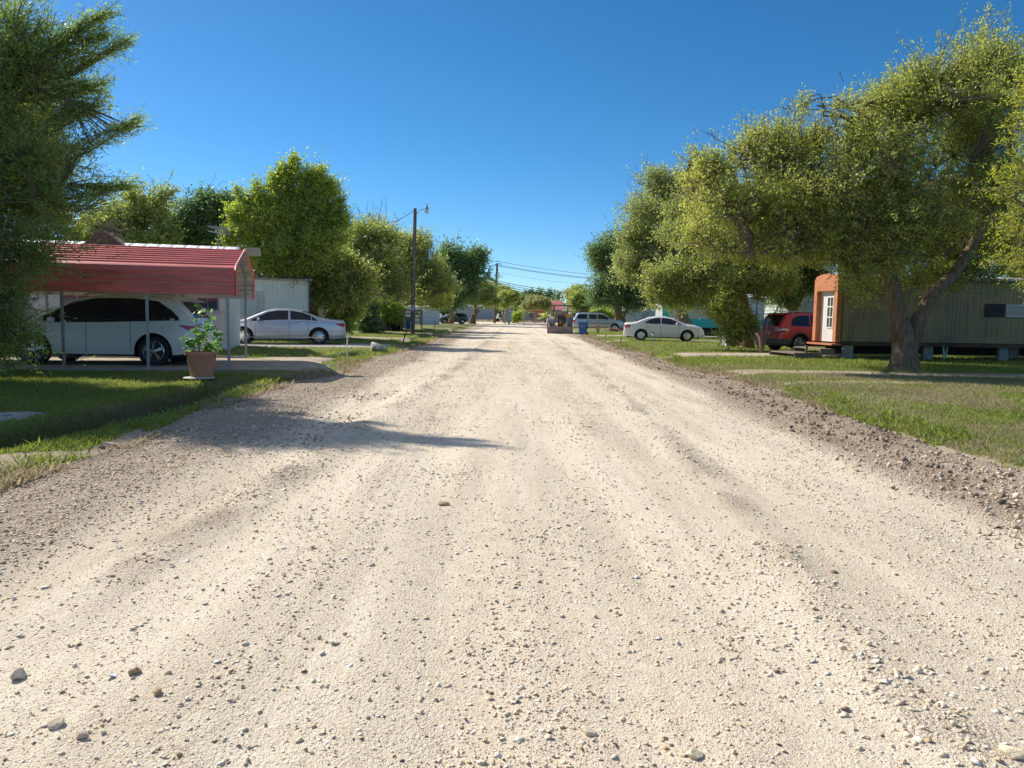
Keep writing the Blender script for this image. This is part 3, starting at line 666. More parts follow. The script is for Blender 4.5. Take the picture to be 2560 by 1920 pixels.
# --- white SUV under the carport
c = Car(4.87, 1.93, [(0, .62), (.015, .80), (.04, 1.0), (.09, 1.13), (.30, 1.42), (.50, 1.63), (.62, 1.69), (1.0, 1.725), (1.9, 1.74), (2.5, 1.71), (3.0, 1.60), (3.45, 1.34), (3.85, 1.12), (4.4, 1.03), (4.72, .93), (4.83, .76), (4.87, .5)],
        [(0, 1.0), (.4, 1.12), (1, 1.11), (2, 1.07), (3.2, 1.03), (4.87, .9)], 1.03, 3.82, .385, .30, .27, flare=.012)
t = place_car("parked_suv", "white suv with dark tinted windows parked under the red carport", "suv", (387, 917), c, rz=math.pi+math.radians(5))
c.body(t, PEARL)
c.strip('window', [(.42, 1.17), (.62, 1.36), (.95, 1.57), (1.5, 1.645), (2.4, 1.635), (2.9, 1.53), (3.55, 1.19)], [(.42, 1.155), (1, 1.135), (2, 1.095), (3.55, 1.06)], GLASS, t, nx=50)
c.strip('side_trim', [(.40, 1.18), (.60, 1.38), (.93, 1.60), (1.5, 1.665), (2.4, 1.655), (2.93, 1.55), (3.60, 1.19)], [(.40, 1.14), (1, 1.12), (2, 1.08), (3.60, 1.045)], BLACKP, t, off=.002, nx=50)
c.cap('windshield', 3.05, 3.80, -.88, .88, GLASS, t); c.cap('rear_window', .12, .44, -.86, .86, GLASS, t)
c.strip('tail_light', [(.0, .99), (.05, 1.0), (.42, 1.035)], [(.0, .93), (.2, .90), (.42, 1.02)], REDL, t, off=.014, nx=14)
c.strip('reverse_light', [(.0, .93), (.2, .90), (.3, .93)], [(.0, .885), (.16, .86), (.3, .92)], CLEARL, t, off=.012, nx=10)
c.cap('tail_light', .035, .06, .5, .97, REDL, t, both=True, off=.014)
c.seam([(1.55, .36, 1.11), (2.58, .34, 1.07), (3.5, .5, 1.04)], t)
MB().prism([(.22, 1.60), (.55, 1.71), (.62, 1.735), (.56, 1.66)], -.62, .62).build('spoiler', PEARL, t, bevel=.008)
c.handles([(1.75, .965), (2.85, .93)], PEARL, t); c.mirrors(3.35, 1.05, PEARL, t); c.wheels(t, 5, .04, twin=True)
for sg in (-1, 1): MB().tube([(.95, sg*.60, 1.75), (1.1, sg*.61, 1.79), (2.6, sg*.61, 1.77), (2.75, sg*.60, 1.72)], .018).build('roof_rail', CHROME, t)
for sg in (-1, 1):
    q = MB(); y = float(c.Y(.72, .95)); q.tube([(.72+.11*math.cos(a)*(1 if abs(math.cos(a)) > .3 else 1), sg*(y+.002), .93+.085*math.sin(a)) for a in np.linspace(0, 2*math.pi, 17)], .0035, 4); q.build('fuel_flap', GREYT, t)
c.strip('license_plate_light', [(.0, .66), (.3, .66)], [(.0, .63), (.3, .63)], REDL, t, off=.004)

# --- silver sedan
c = Car(4.98, 1.89, [(0, .55), (.015, .75), (.05, .97), (.10, 1.02), (.7, 1.075), (.95, 1.11), (1.35, 1.26), (1.75, 1.40), (2.25, 1.475), (2.75, 1.475), (3.15, 1.40), (3.6, 1.20), (3.98, 1.02), (4.5, .92), (4.82, .79), (4.94, .62), (4.98, .42)],
        [(0, .93), (1, .98), (2, .965), (3.2, .94), (4.98, .78)], 1.08, 4.015, .345, .24, .42, flare=.01)
t = place_car("parked_sedan", "silver sedan with tinted windows parked on the concrete driveway", "sedan", (801, 862), c, flip=True); t.scale = (1.055, 1.02, 1.02)
c.body(t, SILVER)
W1 = [(1.12, 1.03), (1.35, 1.20), (1.75, 1.355), (2.2, 1.415), (2.7, 1.41), (3.05, 1.345), (3.45, 1.15), (3.72, 1.01)]
c.strip('window_trim', [(x, z+.018) for x, z in W1], [(1.10, 1.0), (2, .985), (3.74, .955)], CHROME, t, off=.003, nx=50)
for a, b_ in ((1.14, 1.36), (1.385, 2.2), (2.28, 3.68)): c.strip('window', [(a, float(ip(a, W1)))]+[p for p in W1 if a < p[0] < b_]+[(b_, float(ip(b_, W1)))], [(a, 1.015), (2, 1.0), (b_, .975 if b_ > 3 else 1.0)], GLASS, t, off=.006, nx=26)
c.cap('windshield', 3.18, 3.93, -.9, .9, GLASS, t); c.cap('rear_window', 1.02, 1.72, -.86, .86, GLASS, t)
c.strip('tail_light', [(.0, .93), (.05, .935), (.42, .90)], [(.0, .79), (.12, .77), (.42, .875)], REDL, t, off=.01, nx=14); c.cap('tail_light', .02, .048, .55, .97, REDL, t, both=True, off=.01)
c.strip('headlight', [(4.45, .80), (4.8, .76), (4.95, .66)], [(4.45, .76), (4.8, .64), (4.95, .58)], CLEARL, t, off=.008)
c.seam([(1.5, .52, .96), (2.24, .32, .97), (3.55, .34, .93)], t); c.handles([(1.72, .88), (2.62, .85)], CHROME, t); c.mirrors(3.42, .98, SILVER, t); c.wheels(t, 10, .030, twin=False)
MB().prism([(1.83, 1.46), (1.98, 1.49), (1.88, 1.54), (1.82, 1.545)], -.012, .012).build('roof_antenna', SILVER, t)
MB().prism([(1.05, .3), (3.9, .3), (3.9, .33), (1.05, .33)], -.945, .945).build('sill_trim', CHROME, t)
c.strip('side_reflector', [(.15, .60), (.7, .60)], [(.15, .585), (.7, .585)], GREYT, t, off=.004)

# --- dark blue pickup nose behind the silver sedan
c2 = Car(4.7, 1.85, [(0, .55), (.02, .8), (.06, 1.02), (.65, 1.08), (1.3, 1.38), (1.9, 1.46), (2.6, 1.46), (3.0, 1.38), (3.7, 1.12), (4.3, 1.06), (4.6, .95), (4.7, .6)], [(0, 1), (2, 1.0), (4.7, .95)], 1.0, 3.7, .35, flare=.01)
t = place_car("parked_sedan", "dark blue car mostly hidden behind the silver sedan's hood and carport posts", "sedan", None, c2, xy=(-17.9, 34.6))
c2.body(t, paint("deep_blue_paint", (.02, .045, .14))); c2.strip('window', [(.8, 1.06), (1.4, 1.34), (2.6, 1.40), (3.5, 1.08)], [(.8, 1.03), (3.5, 1.03)], GLASS, t, nx=30); c2.cap('windshield', 3.02, 3.65, -.9, .9, GLASS, t); c2.wheels(t, 5, .05)

# --- white sedan on the right
c = Car(4.85, 1.86, [(0, .58), (.015, .80), (.04, 1.03), (.09, 1.08), (.62, 1.115), (1.0, 1.27), (1.4, 1.41), (1.9, 1.485), (2.5, 1.485), (2.95, 1.40), (3.4, 1.19), (3.72, 1.055), (4.3, .97), (4.66, .85), (4.81, .66), (4.85, .42)],
        [(0, 1.0), (1, 1.03), (2, 1.0), (3.2, .97), (4.85, .84)], 1.02, 3.785, .345, .25, .40, flare=.035, arch=.055)
t = place_car("parked_sedan", "white sedan with steel-look wheels parked on grass, red tail light leftmost", "sedan", (1602, 852), c, near=-1, rz=math.radians(-6))
c.body(t, WHT)
W1 = [(1.22, 1.10), (1.5, 1.30), (1.9, 1.405), (2.4, 1.415), (2.85, 1.345), (3.25, 1.15), (3.45, 1.03)]
for a, b_ in ((1.22, 2.18), (2.24, 3.42)): c.strip('window', [(a, float(ip(a, W1)))]+[p for p in W1 if a < p[0] < b_]+[(b_, float(ip(b_, W1)))], [(a, 1.07), (2, 1.035), (b_, 1.0 if b_ > 3 else 1.03)], GLASS, t, off=.006, nx=26)
c.cap('windshield', 2.98, 3.66, -.9, .9, GLASS, t); c.cap('rear_window', .68, 1.36, -.86, .86, GLASS, t)
c.strip('tail_light', [(.0, .97), (.05, .985), (.36, .965)], [(.0, .78), (.3, .80), (.36, .84)], REDL, t, off=.012, nx=12); c.strip('reverse_light', [(.02, .855), (.34, .865)], [(.02, .835), (.34, .845)], CLEARL, t, off=.016)
c.cap('tail_light', .017, .036, .6, .97, REDL, t, both=True, off=.012); c.strip('headlight', [(4.4, .80), (4.78, .72)], [(4.4, .70), (4.78, .62)], CLEARL, t, off=.008)
c.seam([(1.35, .6, 1.04), (2.2, .33, 1.02), (3.3, .35, .98)], t); c.handles([(1.5, .93), (2.4, .9)], WHT, t); c.mirrors(3.15, 1.0, WHT, t); c.wheels(t, 5, .085, dish=.005)

# --- red SUV beside the green home
c = Car(5.1, 2.0, [(0, .50), (.02, .62), (.09, .67), (.11, .90), (.15, 1.10), (.30, 1.36), (.47, 1.62), (.55, 1.69), (1.2, 1.74), (2.2, 1.745), (2.7, 1.70), (3.1, 1.60), (3.9, 1.14), (4.6, 1.04), (4.95, .93), (5.06, .7), (5.1, .5)],
        [(0, 1.08), (1, 1.10), (2, 1.07), (3.2, 1.04), (5.1, .95)], 1.05, 4.07, .385, .33, .27, flare=.03)
t = place_car("parked_suv", "red suv with grey rear bumper standing beside the orange framed door", "suv", (1995, 881), c, near=-1)
c.body(t, REDP, GREYT, .60, .62)
c.strip('window', [(.62, 1.22), (.74, 1.50), (.95, 1.60), (1.55, 1.635)], [(.62, 1.16), (1.55, 1.14)], GLASS, t, off=.006, nx=20); c.strip('window', [(1.63, 1.635), (2.55, 1.63)], [(1.63, 1.13), (2.55, 1.10)], GLASS, t, off=.006)
c.strip('window', [(2.63, 1.62), (3.0, 1.55), (3.6, 1.17)], [(2.63, 1.09), (3.6, 1.06)], GLASS, t, off=.006)
c.cap('windshield', 3.15, 3.85, -.9, .9, GLASS, t); c.cap('rear_window', .165, .47, -.88, .88, GLASS, t)
c.strip('tail_light', [(.1, 1.03), (.14, 1.05), (.50, 1.04)], [(.1, .84), (.3, .83), (.50, .97)], CLEARL, t, off=.014, nx=12); c.strip('tail_light', [(.1, .95), (.4, .95)], [(.1, .85), (.36, .86)], REDL, t, off=.018)
c.cap('tail_light', .112, .145, .62, .98, CLEARL, t, both=True, off=.012); c.cap('license_plate', .095, .108, -.2, .2, WHITEP, t, off=.02)
c.strip('wheel_arch_trim', [(.62, .66), (.72, .80), (.9, .885), (1.05, .905), (1.2, .885), (1.4, .80), (1.5, .66)], [(.62, .4), (.66, .62), (.78, .77), (1.05, .86), (1.32, .77), (1.44, .62), (1.5, .4)], GREYT, t, off=.01, nx=24)
c.seam([(1.6, .5, 1.12), (2.6, .36, 1.09)], t); c.handles([(1.8, .95), (2.8, .93)], REDP, t); c.mirrors(3.4, 1.05, REDP, t); c.wheels(t, 6, .06)
MB().prism([(.30, 1.64), (.55, 1.70), (.62, 1.74), (.33, 1.68)], -.7, .7).build('spoiler', REDP, t, bevel=.006)
for sg in (-1, 1): MB().tube([(.8, sg*.66, 1.73), (.95, sg*.67, 1.80), (2.6, sg*.67, 1.80), (2.8, sg*.66, 1.72)], .02).build('roof_rail', CHROME, t)

# --- long pewter SUV beyond the blue bin
c = Car(5.2, 1.89, [(0, .55), (.02, .78), (.05, 1.1), (.10, 1.17), (.24, 1.45), (.38, 1.70), (.5, 1.78), (1.2, 1.80), (2.9, 1.79), (3.2, 1.71), (3.55, 1.46), (3.88, 1.2), (4.6, 1.13), (5.0, 1.05), (5.15, .85), (5.2, .5)],
        [(0, 1.14), (2, 1.13), (5.2, 1.05)], 1.1, 4.2, .38, .34, .25, flare=.02, round_=.07)
t = place_car("parked_suv", "long pewter grey suv with roof rack standing behind the blue trash bin", "suv", (1536, 828), c, near=-1, which=4.2, rz=math.radians(-2))
c.body(t, PEWT)
for a, b_ in ((.42, 1.42), (1.58, 2.38), (2.48, 3.3)): c.strip('window', [(a, 1.50 if a < 1 else 1.67), (a+.22, 1.67), (b_-.35 if b_ > 3 else b_-.01, 1.67), (b_, 1.5 if b_ > 3 else 1.67)]+([(3.68, 1.24)] if b_ > 3 else []), [(a, 1.2), (3.68 if b_ > 3 else b_, 1.2)], GLASS, t, off=.006, nx=20)
c.cap('windshield', 3.25, 3.82, -.9, .9, GLASS, t); c.cap('rear_window', .12, .36, -.88, .88, GLASS, t)
c.strip('side_moulding', [(1.6, .80), (3.9, .80)], [(1.6, .74), (3.9, .74)], GREYT, t, off=.015); c.strip('tail_light', [(.0, 1.08), (.16, 1.08)], [(.0, .8), (.16, .8)], REDL, t, off=.012)
c.seam([(1.5, .5, 1.14), (2.43, .4, 1.14), (3.42, .4, 1.12)], t); c.handles([(1.7, 1.0), (2.65, 1.0)], BLACKP, t); c.mirrors(3.4, 1.14, BLACKP, t); c.wheels(t, 5, .07)
for sg in (-1, 1): MB().tube([(.6, sg*.68, 1.80), (.7, sg*.69, 1.87), (2.9, sg*.69, 1.87), (3.05, sg*.68, 1.79)], .025).build('roof_rail', BLACKP, t)

# --- maroon sedan further back, dark SUV by the far driveway
c = Car(4.7, 1.85, [(0, .55), (.02, .8), (.06, 1.0), (.6, 1.04), (1.3, 1.36), (1.9, 1.44), (2.5, 1.44), (2.9, 1.36), (3.6, 1.03), (4.2, .93), (4.6, .78), (4.7, .5)], [(0, .95), (2, .97), (4.7, .85)], 1.0, 3.75, .33, flare=.01)
t = place_car("parked_sedan", "maroon sedan half hidden behind the pewter suv", "sedan", (1426, 811), c, near=-1, xy=(8.05, 99))
c.body(t, MAR); W1 = [(1.0, 1.0), (1.5, 1.3), (2.5, 1.37), (3.4, 1.02)]
c.strip('window', W1, [(1.0, .98), (3.4, .98)], CLEARL, t, nx=24); c.cap('windshield', 2.95, 3.55, -.9, .9, GLASS, t); c.cap('rear_window', .68, 1.25, -.88, .88, CLEARL, t); c.wheels(t, 5, .08)
c = Car(4.6, 1.86, [(0, .55), (.02, .75), (.06, 1.0), (.12, 1.08), (.34, 1.42), (.62, 1.62), (1.2, 1.68), (2.4, 1.66), (2.8, 1.58), (3.5, 1.12), (4.1, 1.02), (4.45, .88), (4.56, .68), (4.6, .5)], [(0, 1.08), (2, 1.04), (4.6, .92)], .98, 3.68, .36, .3, .27, flare=.01)
t = place_car("parked_suv", "dark navy suv parked at the far left end of the road", "suv", (1156, 810), c, flip=True)
c.body(t, NAVY); c.strip('window', [(.5, 1.14), (.9, 1.55), (2.3, 1.59), (2.72, 1.52), (3.3, 1.12)], [(.5, 1.11), (3.3, 1.06)], GLASS, t, nx=30)
c.strip('window', [(2.0, 1.585), (2.3, 1.585), (2.7, 1.50), (3.15, 1.14)], [(2.0, 1.12), (3.15, 1.09)], glass_dark("clear_window", (.16, .19, .2)), t, off=.009, label="paler front side window")
c.cap('windshield', 2.85, 3.42, -.9, .9, GLASS, t); c.cap('rear_window', .14, .5, -.86, .86, GLASS, t); c.strip('tail_light', [(.0, 1.05), (.22, 1.03)], [(.0, .86), (.22, .92)], CLEARL, t, off=.012)
c.wheels(t, 9, .035); c.mirrors(3.0, 1.08, NAVY, t)
# ================================================================ HOMES AND STRUCTURES
def frame_at(name, label, cat, x, y, z=.1, rz=DA, group=None): return thing(name, label, cat, (x, y, z), rz, group)
# local frame of the homes: +x along U, +y away from the road (V2); the near wall is the plane y = 0
def window(parent, x0, x1, z0, z1, fm, gm, yw=0.0, mull=True, axis='x', sx=0.0, shutters=None):
    f = MB(); t = .045
    def B(mb, a0, a1, d0, d1, c0, c1):
        if axis == 'x': mb.box(a0, a1, yw-d1, yw-d0, c0, c1)
        else: mb.box(sx+d0*1, sx+d1*1, a0, a1, c0, c1)
    B(f, x0-t, x0, 0, .05, z0-t, z1+t); B(f, x1, x1+t, 0, .05, z0-t, z1+t); B(f, x0, x1, 0, .05, z1, z1+t); B(f, x0, x1, 0, .06, z0-t, z0)
    if mull: B(f, x0, x1, 0, .035, (z0+z1)/2-.02, (z0+z1)/2+.02); B(f, (x0+x1)/2-.014, (x0+x1)/2+.014, 0, .03, z0, (z0+z1)/2-.02); B(f, (x0+x1)/2-.014, (x0+x1)/2+.014, 0, .03, (z0+z1)/2+.02, z1)
    w = f.build('window', fm, parent); p = MB(); B(p, x0+.001, x1-.001, .003, .015, z0+.001, z1-.001); p.build('pane', gm, w)
    if shutters:
        for a in (x0-t-.02-.32, x1+t+.02):
            s = MB(); B(s, a, a+.32, 0, .03, z0-.03, z1+.03)
            k = z0+.02
            while k < z1: B(s, a+.03, a+.29, .032, .045, k, k+.035); k += .06
            s.build('shutter', shutters, parent)
def home(name, label, x, y, L, D, z0, z1, wm, rm, ridge=.35, over=.25, skirt=None, z=.1, trims=None, face=True):
    """single-wide mobile home, near right corner at (x,y), running left (negative local x)"""
    t = frame_at(name, label, 'mobile home', x, y, z)
    MB().box(-L, 0, 0, D, z0, z1).build('wall', wm, t)
    r = MB(); r.prism([(-over, z1+.002), (D+over, z1+.002), (D+over, z1+.09), (D/2, z1+.09+ridge), (-over, z1+.09)], -L-.2, .2, 'yz'); r.build('roof', rm, t)
    if skirt: MB().box(-L+.02, -.02, .02, D-.02, -.15, z0-.002).build('skirting_or_shade_panel', skirt, t)
    if trims:
        MB().box(-L-.01, .012, -.025, -.001, z0+.70, z0+.78).build('belt_trim', trims, t); c_ = MB()
        for a in (-L-.012, -.06): c_.box(a, a+.075, -.03, -.0015, z0, z1)
        c_.build('corner_trim', trims, t)
    return t
WSID = ribbed("white_ribbed_siding", (.80, .83, .77), 0, .2, .012); GSID = ribbed("moss_green_siding", (.42, .30, .11), 0, .16, .014, streak=(.07, .06, .045), sf=.9)
HSID = ribbed("pale_lap_siding", (.60, .64, .56), 2, .2, .012); TSID = ribbed("grey_blue_siding", (.58, .60, .60), 2, .2, .01); BSID = ribbed("beige_panel_siding", (.70, .57, .38), 0, .4, .006)
WROOF = ribbed("white_metal_roof", (.80, .80, .80), 0, .45, .03, sf=.1); PROOF = mat("pinkish_roof", (.42, .33, .31), .7, var=.2)
TEAL = mat("teal_panel", (.02, .55, .52), .5, var=.12); BLUEF = mat("blue_window_frame", (.10, .2, .42), .5); TRIMW = mat("trim_offwhite", (.55, .55, .53), .5); DSK = mat("dark_crawlspace", (.035, .03, .028), .9)  # DSK: near-black standing for the shade under raised homes
BROWN = mat("brown_shingle", (.14, .09, .06), .9, var=.35, scale=12, bmp=.01); BLOCK = mat("concrete_block", (.30, .29, .27), .95, var=.25, scale=8)

# home behind the carport
t = home("mobile_home", "white mobile home directly behind the red carport, with a white metal roof", -10.0, 27.0, 15, 4.3, .6, 3.05, WSID, WROOF, .64, .5, WSID, trims=TRIMW)
window(t, -.95, -.35, 1.45, 2.25, BLUEF, WINDOWG); window(t, -9.6, -8.4, 1.5, 2.4, TRIMW, WINDOWG); window(t, -5.2, -4.3, 1.5, 2.4, TRIMW, WINDOWG)
MB().prism([(-4.9, 3.5), (-3.4, 3.5), (-4.15, 4.12)], .9, 2.6).build('dormer', BROWN, t)
q = MB(); r_ = np.random.default_rng(2)
for k in range(60):
    a = Vector((-4.0+r_.normal()*.28, 1.4+r_.normal()*.25, 3.9+r_.random()*.35)); q.bar(a, a+Vector(r_.normal(size=3))*.22, .02)
tag(q.build('brush_pile', TWIG, None), "tangle of dry twigs on the brown gable of the roof", "twigs"); bpy.context.view_layer.update()
bp = bpy.data.objects['brush_pile']; bp.location = t.location; bp.rotation_euler = t.rotation_euler
# tv antenna on that roof
A0 = at(540, 628, 28.5); A1 = at(548, 572, 28.5); A = thing("tv_antenna", "metal tv antenna with looped elements on a thin mast above the roof", "antenna", (A0.x, A0.y, A0.z-.5))
MB().tube([(0, 0, 0), (A1.x-A0.x, 0, A1.z-A0.z+.5)], .018, 6).build('mast', GALV, A); q = MB(); tz = A1.z-A0.z+.5; tx = A1.x-A0.x
q.bar((tx-.28, 0, tz+.02), (tx+.28, 0, tz-.06), .03)
for k in range(5):
    for dz in (.0, -.16):
        a = tx-.26+k*.13; q.tube([(a, -.5, tz+.06+dz-k*.02), (a, .45, tz+.06+dz-k*.02), (a+.05, .5, tz+.02+dz), (a+.05, -.5, tz+.02+dz)], .008, 5)
for dz in (.1, -.1): q.tube([(tx-.38, 0, tz+dz), (tx+.1, .02, tz+dz-.05), (tx+.3, .02, tz+dz-.08)], .014, 5)
q.build('element', GALV, A)

# the pale home behind the silver sedan
t = home("mobile_home", "pale ribbed mobile home with a belt trim behind the silver sedan", *at(771, 800, 39.0)[:2], 16, 4.2, .45, 2.95, WSID, PROOF, .5, .15, WSID, trims=TRIMW)
window(t, -3.5, -2.5, 1.25, 2.35, TRIMW, mat("curtain", (.55, .6, .56), .8), mull=False, shutters=TRIMW); window(t, -7.2, -6.4, 1.3, 2.3, TRIMW, WINDOWG)
MB().box(.02, .12, -.05, .05, -.1, 2.9).build('downpipe', mat('dark_pipe', (.06, .05, .06), .6), t)
# beige home with deck
x_, y_ = at(1046, 800, 63)[:2]
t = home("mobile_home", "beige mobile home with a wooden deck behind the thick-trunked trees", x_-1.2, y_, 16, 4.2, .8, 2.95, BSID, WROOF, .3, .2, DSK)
window(t, -2.6, -1.9, 1.6, 2.4, TRIMW, WINDOWG); window(t, -6.3, -5.3, 1.5, 2.4, mat("brown_frame", (.2, .1, .06), .6), WINDOWG); window(t, -12, -11, 1.5, 2.4, TRIMW, WINDOWG)
D = frame_at("wooden_deck", "raised wooden deck with rails and steps on the beige home", "deck", x_-1.2, y_-.05)
q = MB()
for k in range(7): q.box(-3.4, 1.3, -1.8+k*.25, -1.57+k*.25, .72, .76)
q.build('deck_board', WOOD, D); q = MB()
for a in (-3.4, -1.9, -.3, 1.22): q.box(a, a+.09, -1.82, -1.73, -.1, 1.7)
q.build('post', WOOD, D); q = MB()
for zz in (1.05, 1.35, 1.62): q.box(-3.4, 1.3, -1.86, -1.825, zz, zz+.11)
q.build('rail', WOOD, D); q = MB()
for k in range(4): q.box(-4.6+k*.3, -4.3+k*.3, -1.6, -.5, k*.18, k*.18+.05)
q.bar((-4.7, -1.6, .9), (-3.4, -1.6, 1.65), .08); q.bar((-4.7, -.5, .9), (-3.4, -.5, 1.65), .08); q.build('step', WHITEP, D)
# small white trailer
x_, y_ = at(1093, 800, 104)[:2]
t = home("mobile_home", "small white trailer seen through the trees beside the dark suv", x_+.3, y_, 9, 3, .3, 2.3, ribbed("white_lap", (.68, .70, .72), 2, .55, .02, sf=.15), WROOF, .15, .1, WSID); window(t, -3.2, -2.4, 1.3, 1.9, TRIMW, WINDOWG)

# green home on the right
GH = (12.3, 28.75); t = frame_at("mobile_home", "moss green ribbed mobile home raised on blocks, with an orange framed end door", "mobile home", *GH, rz=math.radians(5))
MB().box(0, 16, 0, 2.3, .66, 3.02).build('wall', GSID, t)
r = MB(); r.prism([(-.06, 3.022), (2.36, 3.022), (2.3, 3.10), (1.7, 3.2), (.6, 3.2), (0, 3.10)], -.05, 16.1, 'yz'); r.build('roof', mat("grey_metal_roof", (.42, .42, .42), .6), t)
MB().box(0.02, 15.9, .03, 2.26, .50, .656).build('chassis', mat("rusty_steel", (.10, .055, .035), .85, var=.4), t)
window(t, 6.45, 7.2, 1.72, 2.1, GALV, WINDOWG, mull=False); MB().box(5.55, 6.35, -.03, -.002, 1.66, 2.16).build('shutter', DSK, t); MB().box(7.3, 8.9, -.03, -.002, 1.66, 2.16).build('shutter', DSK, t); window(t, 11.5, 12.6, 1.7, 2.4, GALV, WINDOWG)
q = MB()
for a in (2.44, 4.88, 9.76, 12.2): MB().box(a-.02, a+.02, -.012, -.0015, .67, 3.0).build('seam_strip', GSID, t)
t.scale = (1, .83, 1); MB().box(-.02, 16.02, -.05, -.002, 2.93, 3.02).build('gutter', mat('dark_gutter', (.07, .065, .05), .7), t)
ORG = mat("orange_painted_wood", (.47, .18, .08), .75, var=.2, scale=5, bmp=.003); DOORW = ribbed("white_door_boards", (.72, .70, .66), 1, .11, .006, sf=.25)
q = MB(); q.prism([(.06, .62), (.06, 3.02), (.12, 3.12), (.9, 3.2), (1.5, 3.2), (2.1, 3.12), (2.26, 2.98), (2.26, .62), (1.98, .62), (1.98, 2.55), (.34, 2.55), (.34, .62)], -.24, -.03, 'yz'); q.build('door_frame', ORG, t)
q = MB(); q.box(-.05, -.012, .34, 1.98, .62, 2.56); dr = q.build('door', DOORW, t)
q = MB()
for zz in (1.15, 1.55, 1.95, 2.32): q.box(-.078, -.052, .78, 1.32, zz-.02, zz+.02)
for yy in (.78, 1.05, 1.32): q.box(-.08, -.0515, yy-.02, yy+.02, 1.15, 2.34)
wf = q.build('window_frame', WHITEP, dr); MB().box(-.06, -.053, .79, 1.31, 1.16, 2.31).build('pane', WINDOWG, dr)
q = MB(); q.lathe([(.02, 0), (.035, .03), (.0, .05)], 10, (-.09, .5, 1.5), 'x'); q.build('handle', CHROME, dr)
# pallet-like steps
q = MB()
for k in range(5): q.box(-.42+k*.075, -.355+k*.075, -.05, 2.35, .50, .56)
q.build('threshold', ORG, t)
Sx = frame_at("wooden_steps", "low weathered wooden steps below the orange framed door", "steps", *GH, rz=math.radians(5)); q = MB()
for (a, b_, zz) in ((-.95, -.42, .34), (-1.9, -.9, .16)):
    for k in range(3): q.box(a+k*(b_-a)/3, a+(k+.92)*(b_-a)/3, -.25, 1.9, zz, zz+.04)
q.build('tread', WOOD, Sx); q = MB()
q.box(-.97, -.40, -.29, -.252, .18, .35); q.box(-1.95, -.88, -.29, -.252, -.1, .165); q.box(-.97, -.40, 1.902, 1.94, .18, .35); q.box(-1.95, -.88, 1.902, 1.94, -.1, .165); q.build('stringer', WOOD, Sx); q = MB()
q.box(-1.55, -1.47, -.33, -.292, .1, .5); q.bar((-2.0, -.31, .19), (-1.0, -.31, .21), .05, .05); q.build('brace', WOOD, Sx)
for k, (a, yy) in enumerate(((.12, .1), (3.4, .3), (6.4, .2), (7.6, 1.4), (9.2, .2), (11.8, .25), (14.2, .2), (3.4, 1.9), (9.2, 1.9))):
    q = MB(); q.box(a, a+.4, yy, yy+.2, -.12, .19); q.box(a+.01, a+.39, yy+.01, yy+.19, .192, .495); q.build('foundation_block', BLOCK, t)
MB().box(.3, 15.8, 2.2, 2.25, .12, .49).build('skirting_or_shade_panel', DSK, t); q = MB(); q.tube([(4.4, .6, 0), (4.3, .5, .5)], .04); q.tube([(5.0, 1.6, 0), (5.1, 1.6, .5)], .05); q.build('drain_pipe', WHITEP, t)  # dark panel added at the far side so the underside looks shaded
# homes further on, right side
x_, y_ = at(2045, 800, 43)[:2]
t = home("mobile_home", "pale sided home behind the red suv and leafy bush", x_+9.6, y_+2.4, 11.5, 2.8, .6, 3.1, HSID, WROOF, .35, .2, HSID, trims=TRIMW); window(t, -10.9, -10.1, 1.6, 2.5, TRIMW, WINDOWG)
x_, y_ = at(1656, 800, 66)[:2]; TH = frame_at("mobile_home", "grey home with teal lower panel and teal corner behind the white sedan", "mobile home", x_, y_, rz=math.radians(4))
MB().box(0, 12, 0, 2.4, 1.42, 3.25).build('wall', TSID, TH); MB().box(0.0, 12, -.004, 2.4, .66, 1.418).build('lower_panel', TEAL, TH); MB().box(-.03, .62, -.03, -.006, 1.42, 3.2).build('corner_panel', TEAL, TH)
r = MB(); r.prism([(-.2, 3.252), (2.6, 3.252), (2.6, 3.34), (1.2, 3.7), (-.2, 3.34)], -.3, 12.2, 'yz'); r.build('roof', WROOF, TH); MB().box(.1, 11.9, .1, 2.3, -.1, .655).build('skirting_or_shade_panel', DSK, TH)
window(TH, 3.6, 4.6, 1.8, 2.6, TRIMW, WINDOWG); MB().box(-.35, .2, -.3, -.02, 3.16, 3.25).build('eave_trim', WHITEP, TH)
x_, y_ = at(1600, 800, 90)[:2]; t = home("mobile_home", "long shaded grey home behind the dark tree and pewter suv", x_+8.0, y_+2, 10.2, 3.0, .3, 3.3, TSID, WROOF, .5, .2, TSID); window(t, -6.2, -5.6, 1.2, 1.7, TRIMW, WHITEP); MB().box(-8.0, -7.2, -.03, -.002, .1, 2.0).build('door', mat("grey_door", (.34, .36, .38), .5), t)

# ---- distant buildings
def hall(name, label, px0, px1, Y, zw, zr, wm, rm, wins=(), cat='building'):
    a = at(px0, 800, Y); b_ = at(px1, 800, Y); L = b_.x-a.x; t = thing(name, label, cat, (a.x, Y, .1))
    MB().box(0, L, 0, 8, -.1, zw).build('wall', wm, t); r = MB(); r.prism([(-.4, zw+.002), (8.4, zw+.002), (4, zr)], -.4, L+.4, 'yz'); r.build('roof', rm, t)
    for x0, x1, z0, z1 in wins: window(t, x0, x1, z0, z1, WHITEP, WINDOWG)
    return t
FARW = mat("far_tan_wall", (.36, .33, .29), .9, var=.1); FARG = mat("far_grey_wall", (.36, .40, .44), .8, var=.1)
hall("long_house", "long low tan house with white windows beyond the cross street", 1292, 1440, 190, 2.7, 3.9, FARW, mat("grey_shingle", (.2, .19, .18), .9), [(3.0, 4.0, 1.0, 2.1), (9.6, 10.4, .9, 2.0), (13.0, 13.6, .6, 2.2)])
